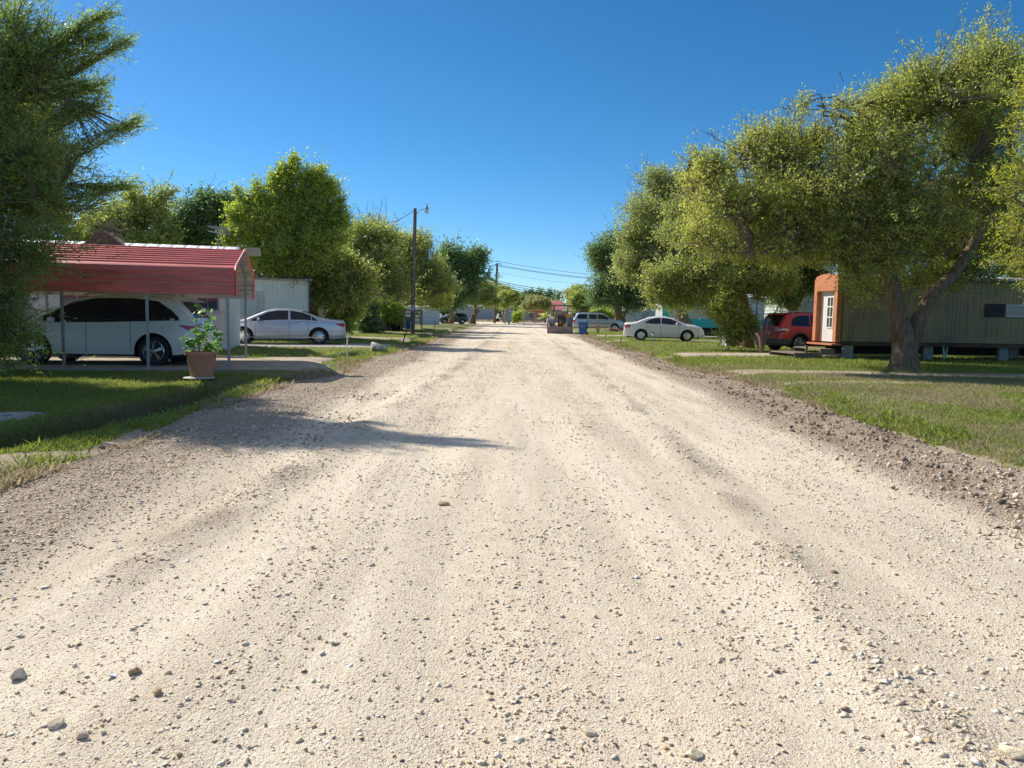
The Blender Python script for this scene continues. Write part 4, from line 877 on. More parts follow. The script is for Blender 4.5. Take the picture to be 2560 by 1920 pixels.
hall("red_roofed_house", "small house with a bright red roof behind the tractor", 1370, 1403, 174, 2.9, 5.0, FARW, mat("red_metal_roof", (.55, .16, .15), .6), [(1.2, 2.0, 1.2, 2.2)])
hall("warehouse", "grey building with a small window far behind the left trees", 1140, 1232, 215, 3.8, 4.6, FARG, mat("grey_roof_far", (.33, .34, .36), .7), [(5.2, 6.6, 2.1, 3.0)])
hall("storage_building", "blue grey building far behind the mailbox cabinet", 1252, 1296, 230, 3.6, 4.6, FARG, mat("grey_roof_far", (.33, .34, .36), .7), [(1.2, 2.2, 1.4, 2.4)])
hall("cottage", "pale cottage beyond the tractor's right side", 1424, 1500, 185, 2.8, 4.6, mat("pale_cottage_wall", (.5, .48, .42), .9), mat("grey_shingle", (.2, .19, .18), .9), [(.5, 1.3, .8, 2.2)], 'house')

# ================================================================ CARPORT
CT = thing("carport", "red metal carport with grey posts sheltering the white suv", "carport", (CP[0], CP[1], .1), DA)
RED1 = mat("red_roof_metal", (.70, .15, .12), .40, .0, var=.24, scale=2.6, spec=.6, stretch=(.4, 2, 2)); IVR = mat("ivory_underside", (.50, .47, .42), .7, var=.2, scale=3)
CL, CW, ze, zs, zt = 9.0, 4.9, 1.77, 2.36, 3.0
prof = [(0, ze), (0, 2.02)]
def ribz(y0, z0, y1, z1, n, h=.03):
    o = []
    for k in range(n):
        for f, d in ((.0, 0), (.70, 0), (.76, h), (.94, h)): 
            s_ = (k+f)/n; ny, nz = -(z1-z0), (y1-y0); l = math.hypot(ny, nz); o.append((y0+(y1-y0)*s_+ny/l*d, z0+(z1-z0)*s_+nz/l*d))
    return o+[(y1, z1)]
half = [(0, ze), (0, 2.02), (-.03, 2.03), (-.03, 2.06), (0, 2.08)]+[(0, 2.15), (-.03, 2.165), (-.03, 2.20), (0, 2.215), (0, 2.30), (.03, zs-.02), (.09, zs+.05)]+ribz(.14, zs+.08, CW/2, zt, 8)
full = half+[(CW-y, z) for y, z in half[::-1][1:]]
vs = []; 
for x in (-CL, 0):
    for y, z in full: vs.append((x, y, z))
n = len(full); inn = [(y+(.012 if y < CW/2 else -.012), z-.012) for y, z in full]
MB().add(vs, [(i, i+1, n+i+1, n+i) for i in range(n-1)]).build('roof', RED1, CT)
vs = [(x, y, z) for x in (-CL+.002, -.002) for y, z in inn]; MB().add(vs, [(i, n+i, n+i+1, i+1) for i in range(n-1)]).build('roof_lining', IVR, CT)
g = MB(); ew = [(0, ze-.03), (0, zs), (.1, zs+.1), (CW/2, zt+.03), (CW-.1, zs+.1), (CW, zs), (CW, ze-.03)]
g.tube([(0.012, y, z) for y, z in ew], .035, 4); g.build('edge_trim', RED1, CT)
q = MB()
for k in range(7): zz = 2.0+k*.13; q.tube([(-.06, .05+.0*k, zz) if k < 3 else (-.06, .1+(k-3)*.45, zz), (-.06, CW-.05, zz) if k < 3 else (-.06, CW-.1-(k-3)*.45, zz)], .012, 4)
q.build('hat_channel', GALV, CT)
for k in range(6):
    x = -.18-k*1.78
    for yy in (.06, CW-.5 if k == 0 else CW-.06): MB().box(x-.03, x+.03, yy-.03, yy+.03, -.12, (2.55 if yy > 1 else 2.3)).build('post', GALV, CT, bevel=.004)
    q = MB(); q.bar((x, .08, 2.3), (x, CW/2, 2.93), .05); q.bar((x, CW-.08, 2.3), (x, CW/2, 2.93), .05); q.build('rafter', GALV, CT)
MB().box(-CL, -.2, CW-.56, CW-.49, .0, .08).build('base_rail', GALV, CT); MB().box(-CL, -.2, .0, .055, -.1, .03).build('base_rail', GALV, CT)
MB().box(.05, .4, 2.1, 2.4, 2.86, 3.06).build('lamp_box', mat("beige_box", (.5, .44, .34), .6), CT, bevel=.01)
# plinth / low slab under the carport
MB().box(-9.2, .35, -.25, .35, -.25, .02).build('slab', CONC, CT)

# ================================================================ POT, LID, STAKES
x_, y_ = G(505, 944, .1); PT = thing("plant_pot", "large terracotta pot with leafy young plant beside the carport post", "plant pot", (x_, y_, .1)); TC = mat("terracotta", (.45, .22, .135), .85, var=.15, scale=4, bmp=.003)
tag(MB().lathe([(.0, -.03), (.30, -.03), (.315, -.015), (.30, .0), (.22, .012), (0, .012)], 36).build('saucer', mat("pale_disc", (.55, .52, .47), .8), None, smooth='auto'), "flat pale disc under the terracotta pot", "slab").location = (x_-.06, y_, .115)
MB().lathe([(0, .02), (.215, .02), (.225, .05), (.29, .47), (.30, .475), (.335, .48), (.335, .545), (.325, .555), (.30, .55), (.285, .46), (0, .44)], 40).build('pot', TC, PT, smooth='auto')
MB().lathe([(0, .455), (.1, .475), (.2, .47), (.284, .462)], 24, cap=False).build('soil', mat("potting_soil", (.06, .045, .03), .95), PT)
LID = thing("concrete_lid", "round grey concrete lid lying on the shaded lawn by the ditch", "concrete lid", (G(40, 1046, .02)[0]-.12, G(40, 1046, .02)[1], ground_z(G(40, 1046, .02)[0]-.3, G(40, 1046, .02)[1])+.01)); MB().lathe([(0, -.1), (.46, -.1), (.47, .045), (.45, .06), (0, .06)], 40).build('disc', mat("weathered_concrete", (.3, .3, .3), .9, var=.2, scale=8, bmp=.003), LID, smooth='auto'); MB().lathe([(.0, .062), (.045, .062), (.045, .075), (0, .075)], 12).build('lifting_knob', GALV, LID)
def stake(name, label, p0, p1, z, r, m, cat='stake'):
    x, y = G(*p0, z); a = at(*p1, y); t = thing(name, label, cat, (x, y, z)); MB().tube([(0, 0, -.05), (a.x-x, 0, a.z-z)], r, 7).build('rod', m, t); return t, Vector((a.x-x, 0, a.z-z))
stake("marker_stake", "thin white marker stake by the concrete driveway's end", (867, 896), (869, 832), .02, .022, WHITEP)
stake("marker_stake", "dark leaning metal stake in the left verge beyond the boulder", (1007, 855), (1017, 826), .05, .03, BLACKP)
stake("marker_stake", "thin dark upright stake on the left verge near the dark suv", (1083, 836), (1088, 803), .05, .025, BLACKP)
t, e = stake("solar_light", "tall thin solar light stake in front of the white sedan's door", (1629, 876), (1632, 838), .1, .012, GALV, 'garden light')
MB().lathe([(.0, 0), (.05, .0), (.055, .07), (.03, .10), (0, .1)], 12, (e.x, 0, e.z)).build('lamp', CHROME, t); MB().lathe([(0, .1), (.06, .1), (.05, .13), (0, .14)], 12, (e.x, 0, e.z)).build('cap', BLACKP, t)
for p0, p1, lb in (((1552, 856), (1552, 846), "short garden light on the grass nearest the white sedan's tail"), ((1515, 846), (1515, 838), "short garden light on the grass between the bin and white sedan")):
    t, e = stake("solar_light", lb, p0, p1, .1, .015, BLACKP, 'garden light'); MB().lathe([(0, -.02), (.09, 0), (.07, .03), (.03, .06), (0, .06)], 12, (e.x, 0, e.z)).build('lamp', mat("dark_bronze", (.12, .09, .06), .5), t)
stake("marker_stake", "thin wooden stake right beside the blue trash bin", (1465, 837), (1465, 828), .1, .015, WOOD)

t = thing("culvert_pipe", "dark corrugated culvert pipe end under the driveway at the ditch", "culvert pipe", (-5.68, 15.75, -.42)); q = MB()
q.tube([(0, 0, 0), (0, 3.4, .02)], .24, 20, cap=False); q.tube([(0, 0, 0), (0, 3.4, .02)], .225, 20, cap=False)
for k in range(8): q.lathe([(.24, k*.09), (.255, k*.09+.03), (.24, k*.09+.06)], 20, axis='y', cap=False)
q.build('pipe', mat('dark_corrugated', (.09, .085, .08), .7), t, smooth='auto'); MB().lathe([(0, 3.3), (.224, 3.3)], 20, axis='y', cap=False).build('shade_disc', DSK, t)  # dark disc added to stand for the unlit inside of the pipe
# ================================================================ BLUE BINS
BL = mat("blue_plastic", (.012, .10, .32), .45, var=.08, spec=.5)
def bin_(x, y, rz, label, z=.06, logo=True):
    b_ = thing("trash_bin", label, "trash bin", (x, y, z), rz)
    q = MB(); q.add([(-.23, -.27, .05), (.23, -.27, .05), (.23, .2, .05), (-.23, .2, .05), (-.31, -.37, .98), (.31, -.37, .98), (.31, .33, .98), (-.31, .33, .98)], [(0, 3, 2, 1), (4, 5, 6, 7), (0, 1, 5, 4), (1, 2, 6, 5), (2, 3, 7, 6), (3, 0, 4, 7)]); q.build('bin_body', BL, b_, bevel=.02)
    q = MB(); q.prism([(-.42, .985), (.36, .985), (.38, 1.03), (.2, 1.09), (-.25, 1.08), (-.43, 1.02)], -.335, .335, 'yz'); q.build('lid', BL, b_, bevel=.012)
    MB().tube([(-.28, .40, 1.0), (.28, .40, 1.0)], .022).build('handle', BL, b_)
    for sg in (-1, 1): MB().lathe([(.0, -.03), (.12, -.03), (.13, 0), (.12, .03), (0, .03)], 18, (sg*.29, .24, .13), 'x').build('wheel', RUBBER, b_, smooth='auto')
    if logo:
        q = MB(); ring = [(.055*math.cos(a)*(1+.25*math.cos(3*a)), .055*math.sin(a)*(1+.25*math.cos(3*a))) for a in np.linspace(0, 2*math.pi, 19)]
        q.tube([(a, -.352-.0, .74+c_) for a, c_ in ring], .009, 5); q.box(-.06, .06, -.349, -.342, .615, .63); q.build('logo', WHITEP, b_)
    return b_
x_, y_ = G(1455, 838, .05); bin_(x_+.1, y_+.3, math.radians(-24), "blue wheeled trash bin on the road's right edge by the tractor")
x_, y_ = at(1021, 800, 68)[:2]; bin_(x_, y_, .2, "blue trash bin standing behind the thick trunk and lamp pole", .1, False)

# ================================================================ LAMP POLE, UTILITY POLE, WIRES
def wire(name, label, pts, sag, r=.012, group=None):
    q = MB()
    for a, b_ in zip(pts[:-1], pts[1:]):
        a, b_ = Vector(a), Vector(b_); q.tube([a.lerp(b_, k/16)-Vector((0, 0, sag*4*(k/16)*(1-k/16))) for k in range(17)], r, 5)
    return tag(q.build(name, BLACKP), label, "cable", group)
x_, y_ = G(1031, 833, .1); P0 = Vector((x_, y_, 0)); P1 = at(1038, 521, y_)
LP = thing("lamp_pole", "wooden pole with a street lamp arm rising through the left trees", "street lamp", P0); d = P1-P0
MB().tube([(0, 0, -.2), d*.5, d], [.17, .145, .115], 14).build('pole', POLEW, LP, smooth='auto')
ah = at(1067, 523, y_)-P0; MB().tube([d-Vector((0, 0, .7)), d+Vector((.12, 0, -.35)), d+Vector((.4, 0, -.08)), ah+Vector((0, 0, .02))], .025, 6).build('arm', GALV, LP)
MB().lathe([(0, .38), (.035, .37), (.05, .2), (.11, .12), (.12, .02), (.0, 0)], 14, ah).build('lamp_head', mat("lamp_grey", (.25, .25, .25), .5), LP, smooth='auto'); MB().lathe([(.12, .0), (.17, -.16), (.15, -.26), (0, -.3)], 14, ah).build('lamp_shade', mat("milky_glass", (.75, .74, .70), .2), LP, smooth='auto')
fr = .19; MB().box(-.13+d.x*fr, .13+d.x*fr, -.3, -.16, d.z*fr, d.z*fr+.42).build('meter_box', mat("meter_grey", (.42, .43, .44), .5), LP, bevel=.01); MB().tube([(d.x*.22-.02, -.16, d.z*.22), (d.x*.9, -.14, d.z*.9)], .02, 6).build('conduit', GALV, LP)
wire("service_cable", "twisted cable running from the lamp pole down to the left trees", [P1+Vector((-.1, 0, -.15)), at(975, 556, y_-1), at(800, 640, y_-4)], .12, .02)
x_, y_ = G(1236, 808, .1); P0 = Vector((x_, y_, 0)); P1 = at(1243, 658, y_); d = P1-P0
UP = thing("utility_pole", "dark wooden utility pole carrying many wires at the road's far end", "utility pole", P0)
MB().tube([(0, 0, -.2), d], [.26, .17], 12).build('pole', POLEW, UP, smooth='auto'); q = MB()
for dx, dz in ((.15, .25), (-.3, -.35), (.2, -2.4)): q.lathe([(0, 0), (.09, .02), (.09, .2), (0, .24)], 8, d+Vector((dx, 0, dz)))
q.build('insulator', GALV, UP)
WL = ["topmost power line across the sky beyond the road", "upper of the second pair of power lines below the topmost line", "lower of the second pair of power lines below the topmost line", "thin single wire halfway up the utility pole", "highest of four thick cables low on the utility pole", "second of the four thick cables low on the utility pole", "third of the four thick cables low on the utility pole", "lowest of the four thick cables on the utility pole"]
for lb, yp, r in zip(WL, (653, 662, 664, 681, 703, 708, 713, 718), (.03, .03, .03, .016, .05, .045, .05, .045)):
    p = at(1243, yp, y_); sag = 1.5 if yp < 700 else 1.7; wire("power_line", lb, [p+Vector((-46, -3, -.9)), p, p+Vector((46, 6, -1.4))], sag, r, "overhead lines at the end of the road")
for sg, lb in ((-46, "second utility pole hidden among the trees on the left"), (46, "utility pole behind the right-hand trees")):
    t = thing("utility_pole", lb, "utility pole", P0+Vector((sg, 6 if sg > 0 else -3, 0))); MB().tube([(0, 0, -.2), (0, 0, d.z-.6)], [.26, .17], 10).build('pole', POLEW, t)

# mailbox cabinet, cone, cart
x_, y_ = G(1272, 810, .1); t = thing("mailbox_cabinet", "grey metal mailbox cabinet on a pedestal at the road's far end", "mailbox", (x_, y_, .1)); CG = mat("cabinet_grey", (.33, .35, .38), .4, .3, var=.1)
MB().prism([(-.42, .45), (-.36, .28), (.36, .28), (.42, .45), (.42, 1.85), (-.42, 1.85)], -.25, .25).build('cabinet', CG, t, bevel=.02); MB().lathe([(.35, -.05), (.2, .06), (.17, .28)], 12).build('pedestal', CG, t); MB().box(-.05, .72, -.32, .32, 2.0, 2.1).build('roof', WHITEP, t); MB().box(.0, .08, -.05, .05, 1.85, 2.0).build('roof_post', CG, t)
q = MB()
for i in range(4):
    for j in range(3): q.box(-.36+j*.245, -.14+j*.245, -.262, -.2505, .55+i*.32, .82+i*.32)
q.build('mailbox_door', mat("cabinet_light", (.42, .44, .47), .4, .3), t)
x_, y_ = G(1310, 812, .1); t = thing("marker_post", "small orange marker post at the far end of the road", "marker post", (x_, y_, .0)); OR2 = mat("faded_orange", (.5, .16, .05), .7)
MB().lathe([(.14, 0), (.13, .62), (.1, .66), (0, .67)], 10).build('post', OR2, t); MB().lathe([(.142, .25), (.136, .42)], 10, cap=False).build('band', WHITEP, t)
x_, y_ = at(1252, 800, 168)[:2]; t = thing("garden_cart", "small dark wheeled implement on the far lawn beside the utility pole", "cart", (x_, y_, .1))
for sx in (-.7, .75): MB().lathe([(.0, -.06), (.35, -.06), (.4, 0), (.35, .06), (0, .06)], 16, (sx, 0, .4), 'y').build('wheel', RUBBER, t)
q = MB(); q.bar((-.7, 0, .45), (.8, 0, .5), .12); q.bar((-.1, 0, .5), (.2, 0, 1.6), .1); q.bar((.1, 0, 1.5), (-.5, 0, 1.1), .08); q.box(-.25, .3, -.2, .2, 1.0, 1.3); q.build('frame', BLACKP, t)
# white lattice box by the bush
x_, y_ = G(1828, 866, .1); t = thing("utility_box", "white panelled box half hidden by the leafy bush", "utility box", (x_, y_, .05), DA); MB().box(-.3, .3, 0, .4, 0, .85).build('box', WHITEP, t, bevel=.01); q = MB()
for k in range(4): q.box(-.27+k*.15, -.21+k*.15, -.02, -.002, .05, .8)
q.build('slat', WHITEP, t)
# ornaments near the dark trunk
def flowers(x, y, label, cols, n, r, h):
    t = thing("flower_clump", label, "flowers", (x, y, .1)); r_ = np.random.default_rng(int(x*100) % 97); q = MB(); g_ = MB()
    for k in range(n):
        a = Vector((r_.normal()*r, r_.normal()*r, h*r_.uniform(.4, 1))); g_.tube([(a.x*.4, a.y*.4, 0), a], .012, 4, False)
        for i in range(5): b_ = r_.uniform(0, 6.28); g_.add([a*.5, a*.5+Vector((math.cos(b_), math.sin(b_), .3))*.12, a*.5+Vector((math.cos(b_+.5), math.sin(b_+.5), .5))*.08], [(0, 1, 2)])
        q.lathe([(0, -.02), (.06, .0), (.075, .03), (.03, .06), (0, .06)], 7, a)
    q.build('blossom', cols, t); g_.build('stem', mat("stem_green", (.07, .12, .03), .7), t)
x_, y_ = G(1495, 832, .1); flowers(x_, y_, "orange blossom clump in the grass in front of the pewter suv", mat("orange_petal", (.6, .12, .04), .6), 9, .11, .8)
x_, y_ = G(1537, 829, .1); flowers(x_, y_, "pink flowers around the base of the dark trunk", mat("pink_petal", (.55, .2, .28), .6), 30, .45, .35)

# ================================================================ TRACTOR with box blade
x_, y_ = G(1392, 833, .03); TR = thing("tractor", "tractor with roll canopy and a box blade grading the road", "tractor", (x_+.25, y_, .0), math.radians(-8))
YEL = mat("worn_yellow_paint", (.72, .36, .05), .6, var=.25); RUST = mat("scraped_steel", (.34, .25, .23), .7, .1, var=.3, scale=4); GRY = mat("dusty_grey", (.30, .32, .34), .8, var=.2); DUST = mat("dusty_tyre", (.30, .28, .26), .95, var=.25); TRR = mat("tractor_red", (.35, .05, .05), .6)
q = MB(); q.prism([(.10, .62), (0, .62), (-.06, .35), (.0, .04), (.10, .0), (.12, .04), (.04, .35)], -1.08, 1.08, 'yz'); q.build('blade', RUST, TR)
for sg in (-1, 1): MB().box(sg*1.09-.015, sg*1.09+.015, -.08, .75, .0, .70 if sg > 0 else 1.15).build('end_plate', RUST, TR)
q = MB()
for sx in (-.42, .36): q.box(sx-.09, sx+.09, .12, .3, .35, .82); 
q.bar((-.42, .2, .7), (-.35, 1.1, .55), .08); q.bar((.36, .2, .7), (.32, 1.1, .55), .08); q.bar((0, .25, .9), (0, 1.2, 1.1), .07); q.build('hitch', YEL, TR)
for sg in (-1, 1):
    e = bpy.data.objects.new('wheel', None); COL.objects.link(e); e.parent = TR; e.location = (sg*.80, 1.35, .68)
    q = MB(); q.lathe([(.32, -.18), (.58, -.21), (.66, -.16), (.68, 0), (.66, .16), (.58, .21), (.32, .18)], 32, axis='x')
    for k in range(18):
        a = k/18*2*math.pi; c_, s_ = math.cos(a), math.sin(a); q.obox((.09*(1 if k % 2 else -1), c_*.675, s_*.675), (.1, -s_*.03, c_*.03), (0, -s_*.03, c_*.03), (0, c_*.03, s_*.03))
    q.build('tyre', DUST, e); MB().lathe([(0, -.1*sg), (.3, -.1*sg), (.33, .17*sg)], 20, axis='x', cap=False).build('rim', YEL, e)
    f = MB(); pts = [(1.35+.80*math.cos(a), .68+.80*math.sin(a)) for a in np.linspace(.5, 3.0, 12)]; p2 = [(1.35+.76*math.cos(a), .68+.76*math.sin(a)) for a in np.linspace(3.0, .5, 12)]
    f.prism(pts+p2, sg*.58, sg*1.03, 'yz'); f.build('fender', GRY if sg < 0 else mat("slate_fender", (.16, .19, .22), .6), TR)
q = MB(); q.box(-.28, .28, 1.1, 3.1, .55, .95); q.box(-.36, .36, 2.0, 3.2, .95, 1.45); q.build('engine_body', mat("tractor_body_dark", (.10, .09, .09), .7), TR, bevel=.03)
q = MB(); q.box(-.3, .28, 1.0, 1.25, .95, 1.65); q.box(-.28, .26, 1.25, 1.7, .95, 1.1); q.build('seat', mat("brown_seat", (.09, .065, .06), .8), TR, bevel=.04)
for sx, w in ((-.62, .16), (.50, .32)): MB().box(sx, sx+w, .95, 1.3, 1.15 if w < .2 else 1.3, 1.9 if w < .2 else 1.75).build('hydraulic_cover', YEL, TR, bevel=.02)
q = MB(); r_ = np.random.default_rng(4)
for k in range(9): a = Vector((r_.uniform(-.3, .25), .75, r_.uniform(.55, .8))); q.tube([a, a+Vector((r_.uniform(-.2, .2), -.15, .25)), a+Vector((r_.uniform(-.25, .25), -.05, .45)), a+Vector((r_.uniform(-.1, .1), .3, .5))], .02, 5)
q.build('hose', mat("hose_grey", (.25, .24, .24), .6), TR)
for sx in (-.70, .62): q = MB(); q.bar((sx, 1.15, .9), (sx*.93, 1.2, 2.4), .09); q.bar((sx-.18*(1 if sx < 0 else -1)*0, 1.75, 1.0), (sx*.9, 1.6, 2.42), .06); q.build('roll_bar', mat("rollbar_dark", (.07, .08, .09), .5), TR)
q = MB(); q.box(-.82, .86, .95, 2.15, 2.42, 2.52); q.build('canopy', mat("canopy_slate", (.10, .12, .13), .5), TR, bevel=.02)
for sx in (-.9, .80): MB().box(sx, sx+.14, .88, 1.0, 2.36, 2.5).build('tail_lamp', TRR, TR)
q = MB(); q.tube([(.05, 2.1, 1.35), (.05, 1.85, 1.6)], .02); 
q.tube([(.05+.19*math.cos(a), 1.8+.08*math.sin(a), 1.62+.17*math.sin(a)) for a in np.linspace(0, 2*math.pi, 15)], .018, 5); q.build('steering_wheel', BLACKP, TR)
for sx in (-.62, .62): MB().lathe([(0, -.12), (.3, -.12), (.36, 0), (.3, .12), (0, .12)], 20, (sx, 2.95, .36), 'x').build('front_wheel', DUST, TR)
# ================================================================ TREES
def norm(a): return a/np.maximum(np.linalg.norm(a, axis=-1, keepdims=True), 1e-9)
def lobes(blobs, seed, n=7, wind=(0, 0, 0)):
    """break each smooth lobe of a crown into smaller uneven bough masses"""
    r = np.random.default_rng(seed+7); o = []
    for b in blobs:
        c, R = np.array(b[0][:]), np.array(b[1]); w = b[2] if len(b) > 2 else 1; o.append((c, tuple(R*.62), w*.8))
        for k in range(n):
            u = norm(r.normal(size=3)+np.array((0, 0, .15))); s_ = r.uniform(.30, .50); o.append((c+u*R*r.uniform(.55, .82)+np.array(wind)*R*.25, tuple(R*s_*r.uniform(.75, 1.3, 3)), w*r.uniform(.7, 1.3)))
    return o
def sprays(blobs, ncl, lpc, L, Wd, tl, seed, wind=(.25, 0, .25), droop=0.0, gap=.38, gs=.9, shell=.42, spread=.5, shoots=()):
    """leaf quads on short twigs; returns leaf verts, twig segments"""
    r = np.random.default_rng(seed); wts = np.array([(b[1][0]*b[1][1]*b[1][2])**(2/3)*(b[2] if len(b) > 2 else 1) for b in blobs]); wts /= wts.sum()
    bi = r.choice(len(blobs), ncl, p=wts); C = np.array([b[0][:] for b in blobs])[bi]; Rr = np.array([b[1] for b in blobs])[bi]
    u = norm(r.normal(size=(ncl, 3))); rad = np.where(r.random(ncl) < .5, r.random(ncl)**shell, np.minimum(np.abs(r.normal(size=ncl))*.60, 1.4)); far_ = r.random(ncl) < .07; rad = np.where(far_, r.uniform(.95, 1.3, ncl), rad)
    wob = 1+.42*(vnoise(u[:, 0]*3.1+bi*7, u[:, 2]*3.1+u[:, 1]*2.7, seed)-.5)*2; O = C+u*Rr*(rad*wob)[:, None]
    q = O*gs; nz = vnoise(q[:, 0]+q[:, 2]*.7, q[:, 1]+q[:, 2]*1.3, seed)*.6+vnoise(q[:, 0]*2.2, q[:, 2]*2.2+q[:, 1], seed+3)*.4
    k = (nz > gap+.03+.06*(rad > .9)) & (O[:, 2] > .25); O, u, fk = O[k], u[k], far_[k]; st = np.zeros(len(O))
    for A, B, rr in shoots:                      # long leafy shoots reaching out of the crown
        A, B = np.array(A[:]), np.array(B[:]); m = max(6, int(np.linalg.norm(B-A)/tl*36)); s = r.random(m); O = np.concatenate([O, A+(B-A)*s[:, None]+r.normal(size=(m, 3))*rr*(1-.75*s)[:, None]])
        u = np.concatenate([u, np.tile(norm(B-A)*1.9, (m, 1))]); fk = np.concatenate([fk, np.zeros(m, bool)]); st = np.concatenate([st, np.ones(m)])
    n = len(O)
    T = norm(u*.8+r.normal(size=(n, 3))*.45+np.array(wind)*(1-.8*st)[:, None]); TL = tl*r.uniform(.6, 1.35, n)*np.where(fk, 1.5, 1)*(1-.25*st)
    s = np.linspace(.08, 1, lpc)[None, :]+r.uniform(-.04, .04, (n, lpc))
    P = O[:, None]+T[:, None]*(s*TL[:, None])[..., None]; P[..., 2] -= droop*(s**2)*TL[:, None]
    P = P+r.normal(size=P.shape)*tl*.10
    D = norm(T[:, None]*.55+norm(r.normal(size=P.shape))*spread*1.6+np.array((0, 0, -.12))); up = norm(r.normal(size=P.shape)*.75+np.array((0, -.1, .75)))
    B = norm(np.cross(D, up)); sc = r.uniform(.65, 1.25, P.shape[:2])[..., None]; l = L*sc; w = Wd*sc
    nrm = np.cross(B, D)
    Vv = np.stack([P, P+D*l*.45+B*w*.5+nrm*l*.05, P+D*l, P+D*l*.45-B*w*.5+nrm*l*.05], 2).reshape(-1, 3)
    return Vv, O, T, TL
def tri_tubes(A, B, r0, r1):
    """many thin three-sided twigs as arrays"""
    d = norm(B-A); h = np.where(np.abs(d[:, 2:3]) > .9, np.array([[1., 0, 0]]), np.array([[0, 0, 1.]])); a = norm(np.cross(d, h)); b = np.cross(d, a); o = []
    for P, r in ((A, r0), (B, r1)):
        for k in range(3):
            t = 2*math.pi*k/3; o.append(P+(a*math.cos(t)+b*math.sin(t))*np.asarray(r).reshape(-1, 1))
    V = np.stack(o, 1).reshape(-1, 3); n = len(A); f = np.array([(k, (k+1) % 3, 3+(k+1) % 3, 3+k) for k in range(3)])
    return V, (f[None]+(np.arange(n)*6)[:, None, None]).reshape(-1, 4)
def limb(a, b, seed, sag=.0, n=7):
    r = np.random.default_rng(seed); a, b = np.array(a, float), np.array(b, float); L = np.linalg.norm(b-a); pts = []
    off = r.normal(size=3)*L*.09
    for i in range(n):
        t = i/(n-1); p = a+(b-a)*t+off*math.sin(math.pi*t)+np.array((0, 0, sag*L))*math.sin(math.pi*t)+(r.normal(size=3)*L*.018 if 0 < i < n-1 else 0); pts.append(Vector(p))
    return pts
DENS = .58
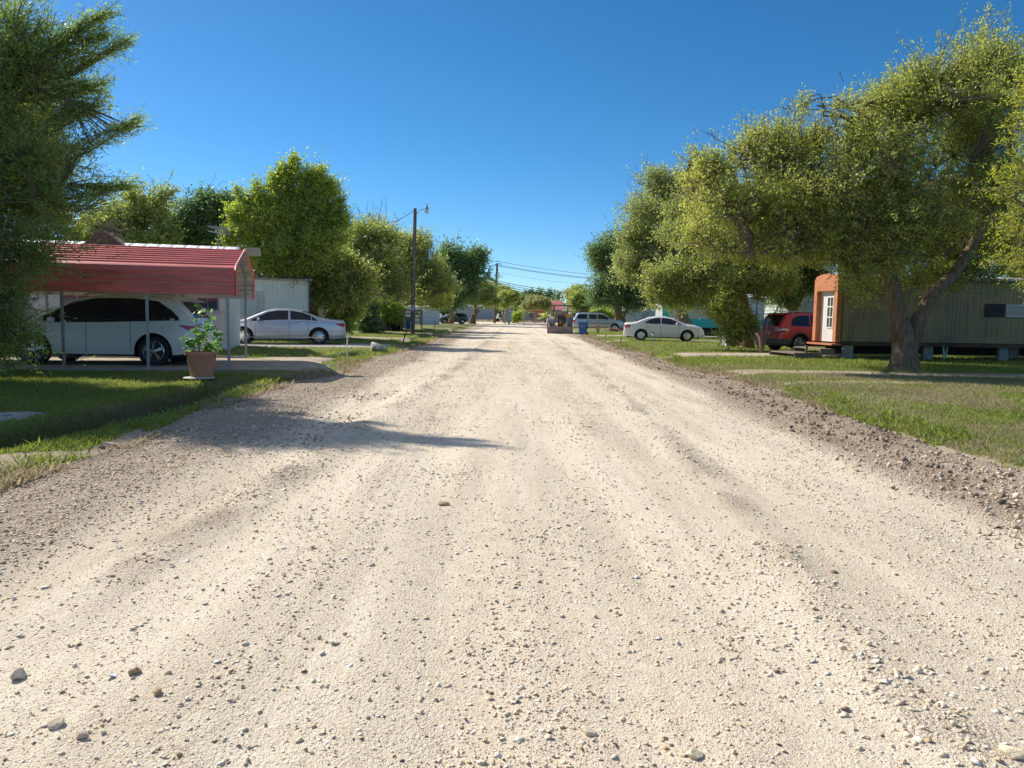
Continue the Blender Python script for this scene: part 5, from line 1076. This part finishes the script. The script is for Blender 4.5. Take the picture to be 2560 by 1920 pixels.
def tree(name, label, base, tr, blobs, leaf, ncl, lpc, L, Wd, tl, seed, bark=None, trunk=None, cat='tree', group=None, bare=0, twigs=True, fork=None, limbs=None, part=('trunk', 'crown'), **kw):
    """base (x,y); tr trunk radius; blobs [(centre, (rx,ry,rz), weight)]; trunk = list of points from base up; limbs = extra hand-placed boughs"""
    f_ = 1.45 if .12 < L < .3 else 1.25; L, Wd = L/math.sqrt(f_), Wd/math.sqrt(f_); ncl = int(ncl*DENS*f_); bark = bark or BARK; z0 = ground_z(*base[:2]); t = thing(name, label, cat, (base[0], base[1], z0), 0, group); off = np.array((base[0], base[1], z0))
    r = np.random.default_rng(seed); blobs = [(np.array(b[0][:])-off,)+tuple(b[1:]) for b in blobs]
    lowest = min(b[0][2] for b in blobs); q = MB()
    tp = [Vector(np.array(p)-off) for p in trunk] if trunk else limb((0, 0, -.1), (blobs[0][0]*np.array((.25, .25, 0))+np.array((0, 0, max(.8, lowest*.62)))), seed, n=6)
    rad = [tr*(1.0-.38*i/(len(tp)-1)) for i in range(len(tp))]; 
    if tr > .12:                                  # root flare
        tp = [tp[0]-Vector((0, 0, .15)), tp[0]+Vector((0, 0, .12)), tp[0].lerp(tp[1], .45)]+tp[1:]; rad = [tr*1.5, tr*1.28, tr*1.03]+[tr*(.97-.3*i/(len(tp)-3)) for i in range(1, len(tp)-2)]
    q.tube(tp, rad, 12); top = tp[-1]; ends = []
    for pts, r0, r1 in (limbs or []):
        P = [Vector(np.array(p)-off) for p in pts]; m_ = len(P); q.tube(P, [r0+(r1-r0)*i/(m_-1) for i in range(m_)], 9); ends.append(P[-1])
    anchors = []
    for i, b in enumerate(blobs):
        st = min([top]+ends, key=lambda e: (e-Vector(b[0])).length); c = Vector(b[0]); r0 = tr*(.5 if st is top else .28); P = limb(st, c, seed+i*5+1, .12); q.tube(P, [max(r0*(1-.75*k/6), .02) for k in range(7)], 7)
        anchors += [(p, r0*.4) for p in P[2:]]
        for j in range(6):
            u = norm(r.normal(size=3)); e = np.array(b[0])+u*np.array(b[1])*r.uniform(.6, .92); s_ = P[int(r.integers(2, 7))]; PP = limb(s_, e, seed+i*31+j, .06, 6); q.tube(PP, [max(r0*.38*(1-.8*k/5), .008) for k in range(6)], 5); anchors += [(p, .02) for p in PP[1:]]
    kw['shoots'] = [(np.array(a[:])-off, np.array(b[:])-off, c) for a, b, c in kw.get('shoots', ())]
    for a, b, c in kw['shoots']: P = limb(a-(b-a)*.4, b, seed+3, .05, 6); q.tube(P, [.028*(1-.8*k/5) for k in range(6)], 5)
    q.build(part[0], bark, t, smooth=True)
    Vv, O, T, TL = sprays(lobes(blobs, seed, wind=kw.get('wind', (0, 0, 0))), ncl, lpc, L, Wd, tl, seed, **kw)
    np_mesh(part[1], Vv, np.arange(len(Vv)).reshape(-1, 4), leaf, t)
    AP = np.array([p[0][:] for p in anchors]); tv, tf = [], []
    if twigs:
        V1, F1 = tri_tubes(O, O+T*TL[:, None], np.full(len(O), .004+L*.03), np.full(len(O), .0015+L*.012)); tv.append(V1); tf.append(F1)
        sel = r.random(len(O)) < .25; Os = O[sel]; idx = np.array([np.argmin(((AP-o)**2).sum(1)) for o in Os]); V2_, F2 = tri_tubes(AP[idx], Os, np.full(len(Os), .012+L*.05), np.full(len(Os), .004+L*.03)); tf.append(F2+len(V1)); tv.append(V2_)
    if bare:
        A, B = [], []; 
        for k in range(bare):
            b = blobs[int(r.integers(len(blobs)))]; u = norm(r.normal(size=3)*np.array((1, .8, .6))+np.array((-.1, -.3, .85))); p = np.array(b[0])+u*np.array(b[1])*.85; d = norm(u*.6+r.normal(size=3)*.25+np.array((0, 0, .6))); ln = r.uniform(.35, .95)*max(tl*2, .6)
            for m_ in range(5): p2 = p+d*ln*.28; A.append(p); B.append(p2); d2 = norm(d+r.normal(size=3)*.6); A.append(p2); B.append(p2+d2*ln*r.uniform(.2, .45)); d = norm(d+r.normal(size=3)*.18); p = p2
        A, B = np.array(A), np.array(B); V3, F3 = tri_tubes(A, B, np.full(len(A), .010), np.full(len(A), .005)); tf.append(F3+sum(len(v) for v in tv)); tv.append(V3)
    if tv: np_mesh('twig', np.concatenate(tv), np.concatenate(tf), TWIG, t)
    return t
def BL_(px, py, Y, rx, rz=None, ry=None, w=1.0):
    """crown lobe seen at a photo pixel, Y metres ahead; radii given in photo pixels there"""
    k = Y/FPX; rz = rz or rx; return (at(px, py, Y), (rx*k, (ry*k if ry else (rx+rz)/2*k*.9), rz*k), w)
LF_W = leafmat("willow_leaves", (.055, .09, .026), (.145, .185, .045), (.26, .25, .06), .35)
LF_G = leafmat("ash_leaves", (.075, .098, .024), (.19, .202, .05), (.31, .28, .10), .35)
LF_Y = leafmat("yellow_green_leaves", (.075, .11, .022), (.175, .205, .038), (.26, .24, .05), .4)
LF_D = leafmat("dark_leaves", (.035, .065, .024), (.09, .13, .045), (.16, .19, .08), .3)
LF_O = leafmat("oak_leaves", (.075, .10, .03), (.19, .205, .058), (.30, .27, .11), .33)
LF_P = leafmat("pale_leaves", (.075, .09, .03), (.16, .18, .06), (.25, .24, .11), .4)
LF_T = leafmat("turning_leaves", (.085, .095, .04), (.155, .155, .065), (.22, .18, .08), .4)
LF_R = leafmat("right_yellow_leaves", (.085, .105, .02), (.175, .18, .03), (.28, .23, .035), .42)
LF_RED = leafmat("red_leaves", (.12, .02, .02), (.2, .04, .04), (.28, .1, .05), .35)

def A_(px, py, Yd=None): return tuple(at(px, py, Yd or Y))
# --- near left willow-like tree
Y = 14.2
tree("willow_tree", "near left tree with long narrow leaves hanging over the carport's left side", (-11.8, 14.6), .22,
     [BL_(-40, 110, Y, 140, 130, 110, .8), BL_(-170, 260, Y, 150, 150, 120, .7), BL_(20, 260, Y, 150, 140, 140, .9), BL_(-50, 430, Y, 230, 120, 160), BL_(110, 490, Y, 125, 62, 100), BL_(-80, 600, Y, 180, 110, 140), BL_(-90, 760, Y, 160, 110, 120), BL_(-80, 880, Y, 130, 60, 90), ((-11.6, 14.9, 3.2), (2.1, 1.6, 1.9)), ((-12.5, 16.0, 5.2), (2.6, 2, 1.8)), ((-11.3, 14.2, 1.3), (1.7, 1.3, 1.1)), ((-10.7, 13.3, 2.4), (1.0, 1.4, 1.2)), ((-12.4, 17.0, 5.4), (1.9, 1.5, 1.5)), ((-13.6, 16.0, 3.5), (1.8, 1.8, 2.0)), ((-11.7, 15.5, 5.2), (1.5, 2.0, 1.3), 1.3), ((-11.3, 17.4, 5.0), (1.2, 1.4, 1.2), 1.3), ((-11.0, 14.0, 4.2), (1.1, 1.5, 1.1), 1.3), ((-12.4, 14.3, 5.6), (1.6, 1.6, 1.3)), BL_(70, 130, Y, 90, 60, 70, .45), BL_(150, 220, Y, 60, 60, 60, .3)],
     LF_W, 32000, 15, .105, .021, .46, 101, trunk=[(-11.8, 14.6, -.1), (-11.7, 14.5, 1.2), (-11.5, 14.4, 2.2), (-11.4, 14.3, 3.2)], wind=(.5, -.05, .32), gap=.27, gs=1.1, spread=.42, shoots=[(at(*a, 14.2), at(*b, 14.2), .10) for a, b in (((110, 120), (262, 38)), ((130, 190), (300, 112)), ((120, 240), (250, 215)), ((130, 400), (325, 312)), ((190, 490), (320, 462)), ((100, 160), (245, 92)), ((100, 330), (235, 262)))])
# --- spreading tree at right
Y = 22.7; tb = G(2260, 925, .1)

tree("ash_tree", "big spreading tree with a thick forked trunk in front of the green mobile home", tb, .41,
     [BL_(2230, 470, Y, 230, 170, 230), BL_(2010, 500, Y+.6, 210, 150, 230), BL_(1830, 520, Y+.3, 150, 120, 160), BL_(1850, 400, Y+.3, 100, 75, 110), BL_(1760, 440, Y+.3, 60, 60, 90, .9), BL_(1940, 385, Y, 80, 55, 100, .9), BL_(2060, 290, Y, 80, 62, 100, .9), BL_(2150, 255, Y, 90, 65, 100, .9), BL_(2270, 265, Y, 90, 65, 100, .9), BL_(2440, 330, Y+.5, 240, 200, 240), BL_(2150, 330, Y+1, 180, 110, 190), BL_(2060, 560, Y+4, 150, 90, 130, .9), BL_(2250, 560, Y+4.5, 150, 90, 130, .9), BL_(1960, 370, Y+1, 130, 90, 120, .7), BL_(2490, 560, Y+2, 150, 130, 140), BL_(2380, 650, Y+3.5, 190, 90, 110, .8), BL_(1990, 640, Y-.6, 120, 60, 100), BL_(2130, 640, Y-1, 90, 50, 60, .7), BL_(2150, 705, Y-1, 60, 50, 60, 1.1), BL_(2240, 620, Y-1.2, 110, 60, 60, 1.1), BL_(2100, 600, Y-1, 110, 60, 70), BL_(2340, 560, Y-1.3, 110, 70, 60, .9), BL_(2450, 480, Y-1.2, 110, 90, 70), ((9.0, 27.5, 5.0), (2.0, 1.8, 1.3), 1.5), ((11.5, 27.0, 4.4), (2, 1.5, 1.0), 1.5), ((14.5, 28.0, 5.0), (2.2, 1.6, 1.3), 1.5), ((6.6, 26.5, 4.8), (1.6, 1.5, 1.2), 1.2), BL_(2000, 600, Y+5.5, 130, 60, 110), BL_(2200, 600, Y+6, 130, 70, 110), BL_(2420, 560, Y+5.5, 130, 80, 110), BL_(2380, 700, Y+2, 150, 42, 80, .8), BL_(2170, 700, Y+.8, 60, 46, 60, .9), BL_(2350, 200, Y, 100, 60, 100, .6), BL_(2540, 200, Y, 110, 100, 110, .9), BL_(1790, 620, Y-.5, 110, 60, 90, .8)],
     LF_G, 64000, 9, .105, .04, .34, 202, bark=BARK, trunk=[(tb[0], tb[1], -.05), A_(2262, 880), A_(2258, 845), A_(2248, 800)],
     limbs=[([A_(2250, 850), A_(2240, 780), A_(2232, 720), A_(2212, 655), A_(2170, 610, Y-.3), A_(2110, 575, Y-.6), A_(2050, 560, Y-.8)], .29, .10), ([A_(2276, 870), A_(2296, 800, Y+.1), A_(2330, 735, Y+.3), A_(2385, 685, Y+.4), A_(2425, 625, Y+.5), A_(2460, 560, Y+.4), A_(2520, 470, Y)], .25, .10),
            ([A_(2226, 680), A_(2215, 620), A_(2225, 540, Y+.2), A_(2240, 460, Y+.2)], .2, .08), ([A_(2120, 575, Y-.6), A_(2020, 560, Y-.9), A_(1950, 620, Y-1), A_(1880, 640, Y-1)], .13, .05)],
     wind=(0, -.1, .35), gap=.31, gs=.75, bare=70)
# right edge branch of yellower leaves, nearer
Y = 15
tree("willow_tree", "yellow leaved branches of a near tree entering at the right edge", (11.9, 15.2), .2,
     [BL_(2620, 640, Y, 115, 95, 100), BL_(2660, 480, Y, 150, 110, 120), BL_(2600, 560, Y, 60, 60, 60, .8), BL_(2720, 300, Y, 170, 140, 140), BL_(2780, 560, Y, 200, 200, 160, .6)],
     LF_R, 3600, 14, .095, .022, .36, 303, wind=(-.3, 0, .15), gap=.30, gs=1.3, bare=16, trunk=[(11.9, 15.2, 0), (11.9, 15.2, 1.5), (12.0, 15.1, 2.6), (11.8, 15, 3.6)])
# --- left row
def tb_(px, py): return G(px, py, .1)
Y = 38.5
tree("poplar_tree", "tall yellow green tree leaning right behind the carport's end", at(690, 800, 44)[:2], .3,
     [BL_(x, y, Y, a, b, a*.85, 1 if a > 36 else 2.4) for x, y, a, b in ((590, 655, 60, 46), (690, 575, 75, 50), (800, 610, 55, 45), (630, 560, 50, 40), (700, 645, 85, 58), (630, 645, 60, 52), (770, 640, 58, 50), (660, 560, 56, 42), (740, 560, 56, 42), (605, 585, 42, 34), (700, 500, 38, 32), (748, 500, 38, 26), (688, 458, 22, 24), (722, 428, 13, 26), (768, 450, 32, 15), (805, 478, 28, 11), (800, 530, 34, 18), (836, 553, 22, 13), (578, 540, 22, 16), (640, 503, 24, 16), (558, 602, 24, 20))],
     LF_Y, 11500, 9, .15, .085, .6, 11, wind=(.85, 0, .35), gap=.36, gs=.8, shoots=[(A_(*a), A_(*b), .22) for a, b in (((700, 500), (732, 400)), ((690, 480), (700, 425)), ((740, 490), (795, 425)), ((770, 500), (828, 460)), ((800, 550), (848, 505)), ((620, 540), (592, 476)), ((640, 520), (640, 460)))])
Y = 41
tree("elm_tree", "low dense green tree standing right behind the silver sedan", tb_(800, 843), .3,
     [BL_(745, 690, Y, 100, 62, 80), BL_(830, 660, Y, 85, 70, 80), BL_(690, 730, Y, 75, 42, 60), BL_(800, 740, Y, 85, 35, 60, .9), BL_(870, 720, Y, 60, 60, 60)],
     LF_O, 8500, 9, .16, .09, .5, 12, wind=(.1, 0, .2), gap=.31, gs=.6)
Y = 56
tree("elm_tree", "bushy green tree with a leaning dark trunk, left of the lamp pole", tb_(928, 832), .42,
     [BL_(910, 640, Y, 80, 70, 70), BL_(965, 660, Y, 85, 85, 80), BL_(870, 700, Y, 50, 50, 50), BL_(935, 730, Y, 90, 40, 60, .9), BL_(905, 610, Y, 60, 40, 50, .8)],
     LF_O, 8500, 8, .2, .11, .6, 13, trunk=[(*tb_(928, 832), 0), A_(925, 790, 57), A_(912, 765, 57), A_(885, 735, 56)], wind=(.1, 0, .3), gap=.31, gs=.5)
tree("bare_topped_tree", "thin tree with nearly bare upper branches rising behind the left row", at(905, 800, 64)[:2], .22, [BL_(900, 600, 64, 62, 55, 50, 1), BL_(845, 600, 64, 28, 60, 30, .8), BL_(955, 590, 64, 40, 50, 40, .7)], LF_O, 1500, 7, .2, .12, .7, 14, gap=.4, bare=90, bark=BARKL)
Y = 70
tree("elm_tree", "thick trunked tree with wide olive crown behind the lamp pole", tb_(1005, 819), .8,
     [BL_(1010, 650, Y, 75, 60, 60), BL_(1050, 690, Y, 80, 55, 60), BL_(980, 715, Y, 60, 45, 60), BL_(1085, 718, Y, 56, 38, 50), BL_(1040, 620, Y, 50, 40, 50, .8)],
     LF_O, 8500, 7, .24, .13, .7, 15, wind=(.1, 0, .3), gap=.32, gs=.42)
tree("young_tree", "slim pale trunked tree between the deck and the lamp pole", tb_(1050, 813), .16, [BL_(1060, 745, 90, 34, 22, 30), BL_(1092, 748, 90, 34, 20, 30)], LF_O, 1800, 7, .25, .13, .7, 16, gap=.32, bark=BARKL, gs=.4)
Y = 108
tree("hackberry_tree", "tall open tree behind the dark suv, its gappy crown reaching highest there", (-9.5, 116), .5,
     [BL_(1140, 640, Y, 42, 45, 40), BL_(1120, 690, Y, 60, 50, 50), BL_(1150, 730, Y, 60, 36, 50), BL_(1195, 650, Y, 26, 26, 26), BL_(1180, 690, Y, 30, 26, 26), BL_(1222, 695, Y, 20, 20, 20, .8), BL_(1205, 630, Y, 18, 14, 15, .8), BL_(1170, 720, Y, 40, 30, 40), BL_(1095, 742, Y, 60, 18, 40)],
     LF_D, 6500, 7, .34, .22, 1.0, 17, gap=.38, gs=.42)
Y = 128
tree("oak_tree", "spreading dark tree with a curved trunk at the far end of the left verge", tb_(1180, 807.5), .55,
     [BL_(1200, 735, Y, 48, 24, 36), BL_(1165, 742, Y, 34, 16, 30), BL_(1225, 750, Y, 30, 15, 26), BL_(1195, 715, Y, 34, 20, 30)],
     LF_O, 5000, 7, .34, .2, 1.0, 18, trunk=[(*tb_(1180, 807.5), 0), A_(1184, 793, 130), A_(1190, 780, 130), A_(1187, 765, 130)], gap=.34, gs=.4)
far = "trees along the far side of the cross street"
for (px, py, Yd, tops, lab, lf, sd_, tr_) in (
    (1258, 804, 146, [(1258, 745, 24, 26), (1245, 760, 20, 16)], "slim green tree just right of the utility pole", LF_O, 21, .2),
    (1266, 806, 138, [(1270, 752, 22, 20), (1283, 745, 14, 14)], "small green tree left of the mailbox cabinet", LF_O, 22, .17),
    (1292, 802, 172, [(1296, 768, 26, 22)], "dull green tree behind the mailbox cabinet", LF_D, 23, .3),
    (1336, 806, 150, [(1340, 762, 34, 16), (1318, 770, 20, 10), (1362, 768, 22, 14)], "small yellowing tree before the long tan house", LF_T, 24, .17),
    (1345, 800, 205, [(1335, 748, 32, 22), (1362, 745, 24, 22), (1310, 762, 20, 16)], "grey green crown rising behind the long tan house", LF_D, 25, .5),
    (1364, 803, 168, [(1364, 774, 10, 8), (1358, 781, 8, 5)], "red leaved small tree behind the tractor", LF_RED, 26, .2),
    (1442, 802, 182, [(1440, 745, 32, 26), (1462, 758, 26, 20)], "round green tree behind the tractor's canopy", LF_O, 27, .4),
    (1462, 804, 130, [(1455, 755, 40, 32), (1485, 770, 40, 24), (1440, 775, 24, 18)], "green tree behind the maroon sedan and pewter suv", LF_O, 28, .45),
    (1505, 806, 118, [(1510, 790, 34, 16)], "bright green bush behind the pewter suv's roof", LF_Y, 29, .2)):
    b = at(px, 800, Yd); tree("far_tree", lab, b[:2], tr_, [BL_(x, y-3, Yd, a*.92, c_*.86) for x, y, a, c_ in tops], lf, 3200, 6, .0022*Yd, .0014*Yd, .0045*Yd, sd_, gap=.32, gs=.3, group=far, bark=BARKL if sd_ in (22, 24) else BARK)
# distant tree line as single trees
tl_g = "tree line on the horizon"
protos = []
for k in range(3):
    protos.append(tree("horizon_tree", "", (-60+k*9, 262), .4, [((-60+k*9, 262, 4.2), (4.5, 4, 3.2), 1), ((-57+k*9, 262, 3.2), (3.5, 3, 2.4), 1), ((-63+k*9, 261, 3.6), (3.2, 3, 2.6), .8)], LF_D, 1300, 6, .75, .45, 1.6, 60+k, gap=.3, gs=.3, group=tl_g, twigs=False))
k = 0
for x in np.arange(-150, 190, 8.5):
    o = protos[k] if k < 3 else copy_tree(protos[k % 3]); o.location = (x+rng.uniform(-3, 3), 262+rng.uniform(-14, 18), .1); s_ = rng.uniform(.75, 1.45); o.scale = (s_, s_, s_*rng.uniform(.8, 1.15)); o.rotation_euler.z = 0 if k < 3 else rng.uniform(0, 6.28); o["label"] = "distant dark tree in the low tree line on the horizon"; k += 1
# --- right row
Y = 80
tree("elm_tree", "dark green tree with pruning scar on trunk between the pewter suv and white sedan", tb_(1556, 825), .62,
     [BL_(1525, 680, Y, 62, 60, 60), BL_(1560, 730, Y, 80, 45, 60), BL_(1515, 735, Y, 50, 40, 40), BL_(1500, 650, Y, 36, 40, 36), BL_(1605, 740, Y, 60, 30, 40), BL_(1535, 610, Y, 40, 26, 36, .9)],
     LF_D, 8500, 7, .26, .15, .8, 31, trunk=[(*tb_(1556, 825), 0), A_(1551, 800, 83), A_(1546, 782, 83), A_(1543, 765, 82)], limbs=[([A_(1552, 795, 83), A_(1572, 770, 82.5), A_(1620, 762, 82), A_(1650, 752, 82)], .25, .08)], gap=.31, gs=.42)
Y = 60
tree("elm_tree", "broad pale olive tree with a dark trunk behind the white sedan", (13.9, 60), .58,
     [BL_(1620, 540, Y, 90, 80, 80), BL_(1700, 500, Y, 110, 70, 90), BL_(1650, 470, Y, 80, 50, 70), BL_(1588, 640, Y+8, 60, 50, 60), BL_(1590, 600, Y, 60, 45, 60), BL_(1690, 620, Y, 110, 70, 90), BL_(1640, 690, Y, 100, 45, 70), BL_(1560, 660, Y, 50, 40, 50, .7), BL_(1720, 710, Y, 80, 40, 60)],
     LF_P, 11000, 8, .21, .11, .65, 32, trunk=[(13.9, 60, 0), A_(1708, 800, 60), A_(1700, 765, 60), A_(1692, 735, 60)], gap=.31, gs=.5, bark=BARK, bare=60)
Y = 36
tree("elm_tree", "olive green tree between the broad pale tree and the big forked tree", (11.6, 38), .3,
     [BL_(1760, 560, Y, 110, 90, 80), BL_(1700, 690, Y, 90, 60, 60), BL_(1820, 660, Y, 110, 80, 80), BL_(1660, 740, Y, 60, 30, 40, .8), BL_(1780, 750, Y, 90, 40, 50), BL_(1890, 675, Y, 66, 42, 60), BL_(1700, 580, Y, 60, 50, 50, .9)],
     LF_O, 13500, 8, .13, .065, .42, 33, trunk=[(11.6, 38, 0), (11.5, 37.9, 1.3), (11.2, 37.5, 2.3), (10.8, 37, 3.0)], gap=.32, gs=.6, bare=30)
Y = 34.5
tree("leafy_bush", "tall many stemmed leafy bush between the white box and the red suv", G(1905, 884, .1), .09,
     [BL_(1850, 775, Y, 54, 50, 45), BL_(1842, 828, Y, 40, 38, 40), BL_(1900, 705, Y, 58, 42, 45), BL_(1840, 715, Y, 50, 42, 40), BL_(1952, 690, Y, 42, 32, 40, .8), BL_(1825, 760, Y, 40, 35, 40, .7), BL_(1878, 812, Y, 20, 34, 24)],
     LF_G, 7600, 9, .11, .065, .4, 34, cat="bush", gap=.33, gs=.7, part=('stem', 'foliage'), limbs=[([(*G(1905, 884, .1), .1), A_(x, 790, 34.7)], .045, .025) for x in (1870, 1890, 1915, 1930, 1850)])
# --- dark trees behind the green home and its neighbour
Y = 36
tree("backyard_tree", "dark tree filling the gap between the forked trunk's limbs, behind the green home", at(2330, 800, 37)[:2], .35, [BL_(2230, 640, Y, 110, 60, 70), BL_(2380, 620, Y, 130, 80, 80), BL_(2520, 620, Y, 120, 90, 80), BL_(2120, 620, Y, 70, 50, 60, .8)], LF_D, 7500, 8, .15, .09, .5, 46, gap=.28, gs=.5)
Y = 39
tree("backyard_tree", "dark green tree above the red suv, behind the orange framed door", at(1985, 800, 40)[:2], .3, [BL_(1985, 660, Y, 75, 60, 50), BL_(2050, 630, Y, 60, 60, 50), BL_(1930, 630, Y, 60, 60, 50), BL_(1965, 725, Y, 50, 36, 40), BL_(2010, 700, Y, 40, 40, 40)], LF_D, 6500, 8, .15, .09, .5, 47, gap=.30, gs=.5)
# --- behind the carport
for (px, Yd, tops, lab, lf, sd_) in (
    (300, 44, [(330, 540, 75, 60), (250, 580, 90, 60), (390, 570, 70, 50), (405, 495, 22, 28), (300, 600, 120, 40)], "yellowish green tree right above the carport roof, peaked crown", LF_O, 41),
    (470, 46, [(520, 560, 70, 60), (470, 590, 70, 50), (560, 520, 40, 34), (500, 510, 26, 24), (440, 600, 60, 40)], "darker green tree behind the tv antenna", LF_D, 42),
    (90, 42, [(120, 590, 110, 60), (20, 560, 110, 90)], "green tree mostly hidden behind the near left tree", LF_O, 43),
    (590, 50, [(560, 650, 60, 60), (620, 690, 60, 50)], "dark green tree in the gap behind the carport's gable end", LF_D, 44)):
    b = at(px, 800, Yd); tree("backyard_tree", lab, b[:2], .3, [BL_(x, y, Yd, a, c_) for x, y, a, c_ in tops], lf, 4800, 8, .19, .13, .6, sd_, gap=.36, gs=.5, bare=16, group="trees behind the carport roof")
# hedges and undergrowth, left
for (px, Yd, tops, lab, lf, sd_) in (
    (945, 54, [(935, 810, 45, 26), (915, 780, 30, 22), (960, 820, 30, 16)], "dark shaded bush in front of the beige mobile home", LF_D, 51),
    (840, 42, [(850, 800, 30, 34), (880, 770, 24, 30)], "leafy shrub behind the silver sedan's trunk", LF_O, 52),
    (1005, 61, [(975, 780, 26, 24)], "yellow green shrub beside the thick dark trunk", LF_Y, 53)):
    b = at(px, 800, Yd); tree("bush", lab, b[:2], .08, [BL_(x, y, Yd, a, c_) for x, y, a, c_ in tops], lf, 1900, 8, .18, .11, .4, sd_, gap=.3, cat="bush", part=('stem', 'foliage'))
tree("bush", "leafy green shrub to the right of the mailbox cabinet", at(1288, 800, 140)[:2], .06, [BL_(1290, 793, 140, 12, 8), BL_(1286, 800, 140, 8, 6)], LF_Y, 500, 7, .32, .22, .7, 54, cat="bush", part=('stem', 'foliage'), gap=.25)
# palm
b = at(1362, 800, 160); t = thing("palm", "small fan palm left of the tractor", "palm", (b.x, b.y, .1)); MB().tube([(0, 0, 0), (.05, 0, 1.0)], .22, 9).build('trunk', BARK, t); q = MB(); r_ = np.random.default_rng(3)
for k in range(34):
    a = r_.uniform(0, 6.28); e = r_.uniform(-.2, 1.1); d = Vector((math.cos(a)*math.cos(e), math.sin(a)*math.cos(e), math.sin(e))); s_ = d.cross(Vector((0, 0, 1))).normalized(); L = r_.uniform(1.5, 2.4); p = Vector((.05, 0, 1.1))
    q.add([p, p+d*L*.6+s_*.22, p+d*L-Vector((0, 0, .35)), p+d*L*.6-s_*.22], [(0, 1, 2, 3)])
q.build('frond', LF_P, t)
# plant in the terracotta pot
LFP = leafmat("pot_plant_leaves", (.03, .07, .018), (.075, .135, .03), (.17, .19, .035), .4); px_, py_ = PT.location.x, PT.location.y; q = MB(); r_ = np.random.default_rng(9); Pv, AA = [], []
for sx, sy, hx in ((-.02, 0, (.05, 0, .95)), (.03, .02, (.30, 0, .55)), (-.05, -.02, (-.22, -.05, .40)), (.0, .03, (.13, .05, .78)), (.02, -.03, (.36, -.05, .18)), (-.04, .0, (-.02, .1, .62))):
    a = Vector((sx, sy, .46)); e = a+Vector(hx); P = limb(a, e, int(abs(hx[0])*100), .05, 8); q.tube(P, [.011*(1-.7*k/7) for k in range(8)], 6)
    for k in range(44):
        t_ = r_.uniform(.12, 1)*7; i = min(int(t_), 6); p = P[i].lerp(P[i+1], t_-i); p = p+Vector(r_.normal(size=3))*.075
        d = Vector(r_.normal(size=3)); d.z = d.z*.5-.1; d.normalize(); s_ = d.cross(Vector(r_.normal(size=3)*.4)+Vector((0, -.4, 1))).normalized(); L = r_.uniform(.055, .125); n_ = s_.cross(d)
        pts = [(0, 0), (.18, .42), (.45, .5), (.75, .36), (1, 0), (.75, -.36), (.45, -.5), (.18, -.42)]; i0 = len(Pv)*8
        Pv.append([p+d*L*u_+s_*L*v_+n_*L*.12*abs(v_) for u_, v_ in pts])
q.build('stem', mat("pale_stem", (.3, .27, .15), .7), PT); mb = MB()
for lf in Pv: mb.add(lf, [tuple(range(8))])
mb.build('foliage', LFP, PT)
